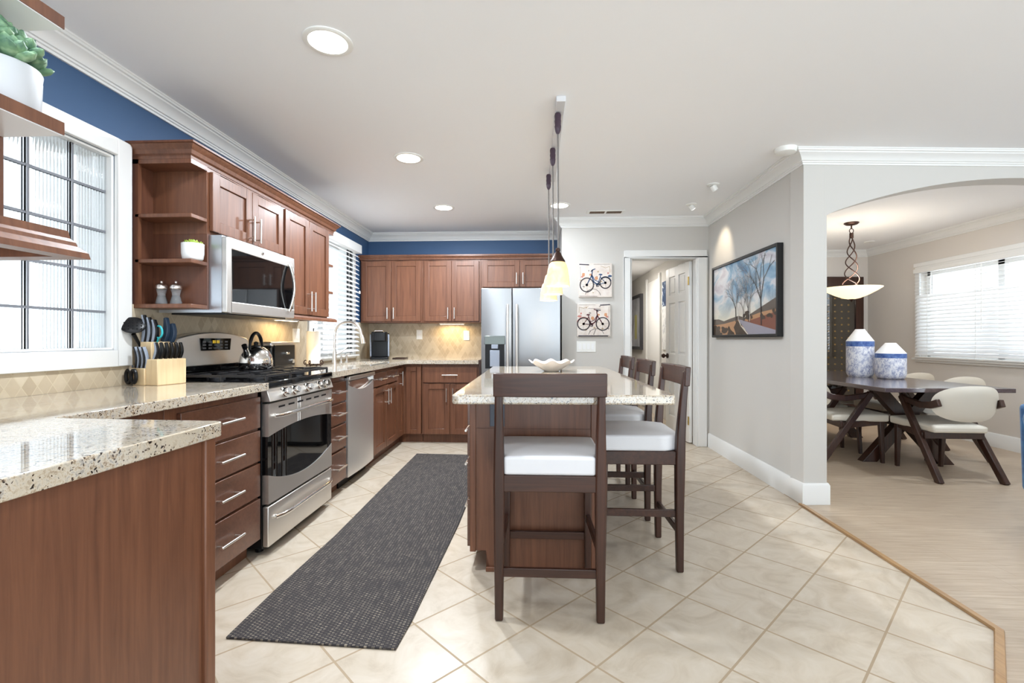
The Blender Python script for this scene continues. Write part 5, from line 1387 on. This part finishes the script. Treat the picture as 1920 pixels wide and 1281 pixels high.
# hanging bowl lamp
lx, ly = 3.53, 5.48
t = thing('chandelier', 'bronze twisted stem pendant with an alabaster glass bowl', 'pendant lamp', (lx, ly, 1.6))
obj('canopy', MB().lathe([(.072, 0), (.072, -.008), (.055, -.022), (.02, -.030), (.001, -.030)], (lx, ly, CEIL), 28), M['bronze'], t)
b = MB(); b.cyl((lx, ly, CEIL - .03), (lx, ly, CEIL - .07), .008, n=10)
b.tube([(lx + .022 * math.cos(a), ly, CEIL - .09 + .026 * math.sin(a)) for a in [2 * math.pi * i / 16 for i in range(16)]], .004, 8, closed=True); b.cyl((lx, ly, CEIL - .115), (lx, ly, CEIL - .17), .02, n=12)
obj('chain', b, M['bronze'], t)
b = MB()
for q in range(3):
    pts = []
    for i in range(61):
        u = i / 60; a = q * 2 * math.pi / 3 + u * 3.0 * math.pi; rr = (.012 + .048 * math.sin(math.pi * min(1, u * 1.35) * .5) + (.030 * max(0, u - .7) / .3)) * (1 if u < .95 else 1 - (u - .95) * 8)
        pts.append((lx + rr * math.cos(a), ly + rr * math.sin(a), CEIL - .155 - u * .56))
    b.tube(pts, .0058, 8)
obj('twisted_stem', b, M['bronze'], t, smooth=60)
obj('glass_bowl', MB().lathe([(.02, -.012), (.08, .0), (.16, .035), (.235, .078), (.283, .112), (.286, .118), (.276, .118), (.228, .088), (.155, .045), (.08, .012), (.02, 0)], (lx, ly, 1.6), 48), M['bowlg'], t, smooth=60)
obj('finial', MB().lathe([(.02, -.004), (.028, -.010), (.026, -.018), (.012, -.026), (.009, -.034), (.002, -.04)], (lx, ly, 1.6), 20), M['bronze'], t)
pl = bpy.data.lights.new('glow', 'POINT'); pl.energy = 8; pl.color = (1, .93, .85); pl.shadow_soft_size = .08
lo = bpy.data.objects.new('glow', pl); COL.objects.link(lo); lo.parent = t; lo.location = (0, 0, .16)
# recessed spot washing the dining wall
t = thing('spot_light', 'tiny ceiling spot in the dining room behind the twisted pendant', 'ceiling light', (4.45, 6.55, CEIL))
obj('base', MB().lathe([(.06, 0), (.06, -.006), (.04, -.012), (.001, -.012)], (4.45, 6.55, CEIL), 24), M['plast'], t)
ld = bpy.data.lights.new('glow', 'SPOT'); ld.energy = 45; ld.spot_size = R(100); ld.spot_blend = .9; ld.color = (1, .84, .64); ld.shadow_soft_size = .04
lo = bpy.data.objects.new('glow', ld); COL.objects.link(lo); lo.parent = t; lo.location = (0, 0, -.03); lo.rotation_euler = (0, R(32), 0)
# dark glazed cabinet with rows of gold bottle ends
CX0, CX1, CZ0, CZ1 = 4.16, 4.775, 0.0, 2.05
t = thing('wine_cabinet', 'tall dark framed glass cabinet with rows of gold dots at the dining room end', 'cabinet', (4.47, YD, 0))
b = MB(); k = .09; yb = YD - .06
b.box(CX0, CX0 + k, yb, YD - .001, CZ0, CZ1); b.box(CX1 - k - .02, CX1, yb, YD - .001, CZ0, CZ1); b.box(CX0 + k, CX1 - k - .02, yb, YD - .001, CZ1 - .16, CZ1); b.box(CX0 + k, CX1 - k - .02, yb, YD - .001, 0, .2)
obj('frame', b, M['espresso'], t, bevel=.006)
obj('back_panel', MB().box(CX0 + k, CX1 - k - .02, YD - .02, YD - .001, .2, CZ1 - .16), plain('dark_olive_panel', srgb(62, 50, 30), .5), t)
for i in range(4):
    for j in range(16):
        obj('gold_dot', MB().lathe([(.013, 0), (.013, .006), (.007, .011), (.001, .012)], (0, 0, 0), 10), M['gold'], t, loc=(CX0 + .135 + i * .095, YD - .02, .30 + j * .096)).rotation_euler = (R(90), 0, 0)
obj('glass_pane', MB().box(CX0 + k, CX1 - k - .02, YD - .045, YD - .041, .2, CZ1 - .16), plain('cabinet_glass', (1, 1, 1, 1), 0.0, trans=1.0, ior=1.6), t)
# blue armchair at the right edge
t = thing('armchair', 'blue velvet armchair cut off at the right edge', 'armchair', (3.12, 2.78, 0))
b = MB(); n = 14; x0, x1, yA, yB = 2.70, 2.86, 2.50, 3.05
def arm_poly(xl, lean):
    pts = []
    for i in range(13):
        a = math.pi * (1 - i / 12); pts.append((xl + .075 + .075 * math.cos(a), .655 + .075 * math.sin(a)))
    return [(xl + .075 + lean, .13)] + [(xl + .012, .60)] + pts + [(xl + .15, .60), (xl + .155 + lean, .13)]
b.prism(arm_poly(2.685, -.02), 'y', yA, yB)
obj('arm', b, M['velvet'], t, bevel=.012, smooth=50)
b = MB(); b.prism(arm_poly(3.40, -.04), 'y', yA, yB); obj('arm', b, M['velvet'], t, bevel=.012, smooth=50)
obj('seat', MB().box(2.84, 3.40, 2.48, 3.05, .18, .46), M['velvet'], t, bevel=.04, seg=4)
bk2 = MB(); bk2.hexa([(2.74, 3.00, .2), (3.52, 3.00, .2), (3.52, 3.12, .2), (2.74, 3.12, .2)], [(2.76, 3.04, .74), (3.50, 3.04, .74), (3.50, 3.16, .74), (2.76, 3.16, .74)]); obj('backrest', bk2, M['velvet'], t, bevel=.03, seg=3)
for xx in (2.76, 3.46):
    for yy in (2.54, 3.06): obj('leg', MB().cyl((xx, yy, 0.0045), (xx, yy, .19), .016, .026, n=12), M['espresso'], t)
t.location.x += .285; t.location.z = 0
# added hall lamp, kept out of view, that brightens the corridor
t = thing('added_hall_light', 'added round ceiling light of the hall, hidden from the doorway view', 'ceiling light', (1.12, 7.2, 2.24))
obj('diffuser', MB().lathe([(.14, 0), (.14, -.02), (.10, -.05), (.001, -.06)], (1.12, 7.2, 2.24), 28), M['lens'], t)
area('glow', (1.12, 7.2, 2.17), (0, 0, 0), .25, .25, 11, (1, .96, .9), t, 'DISK')
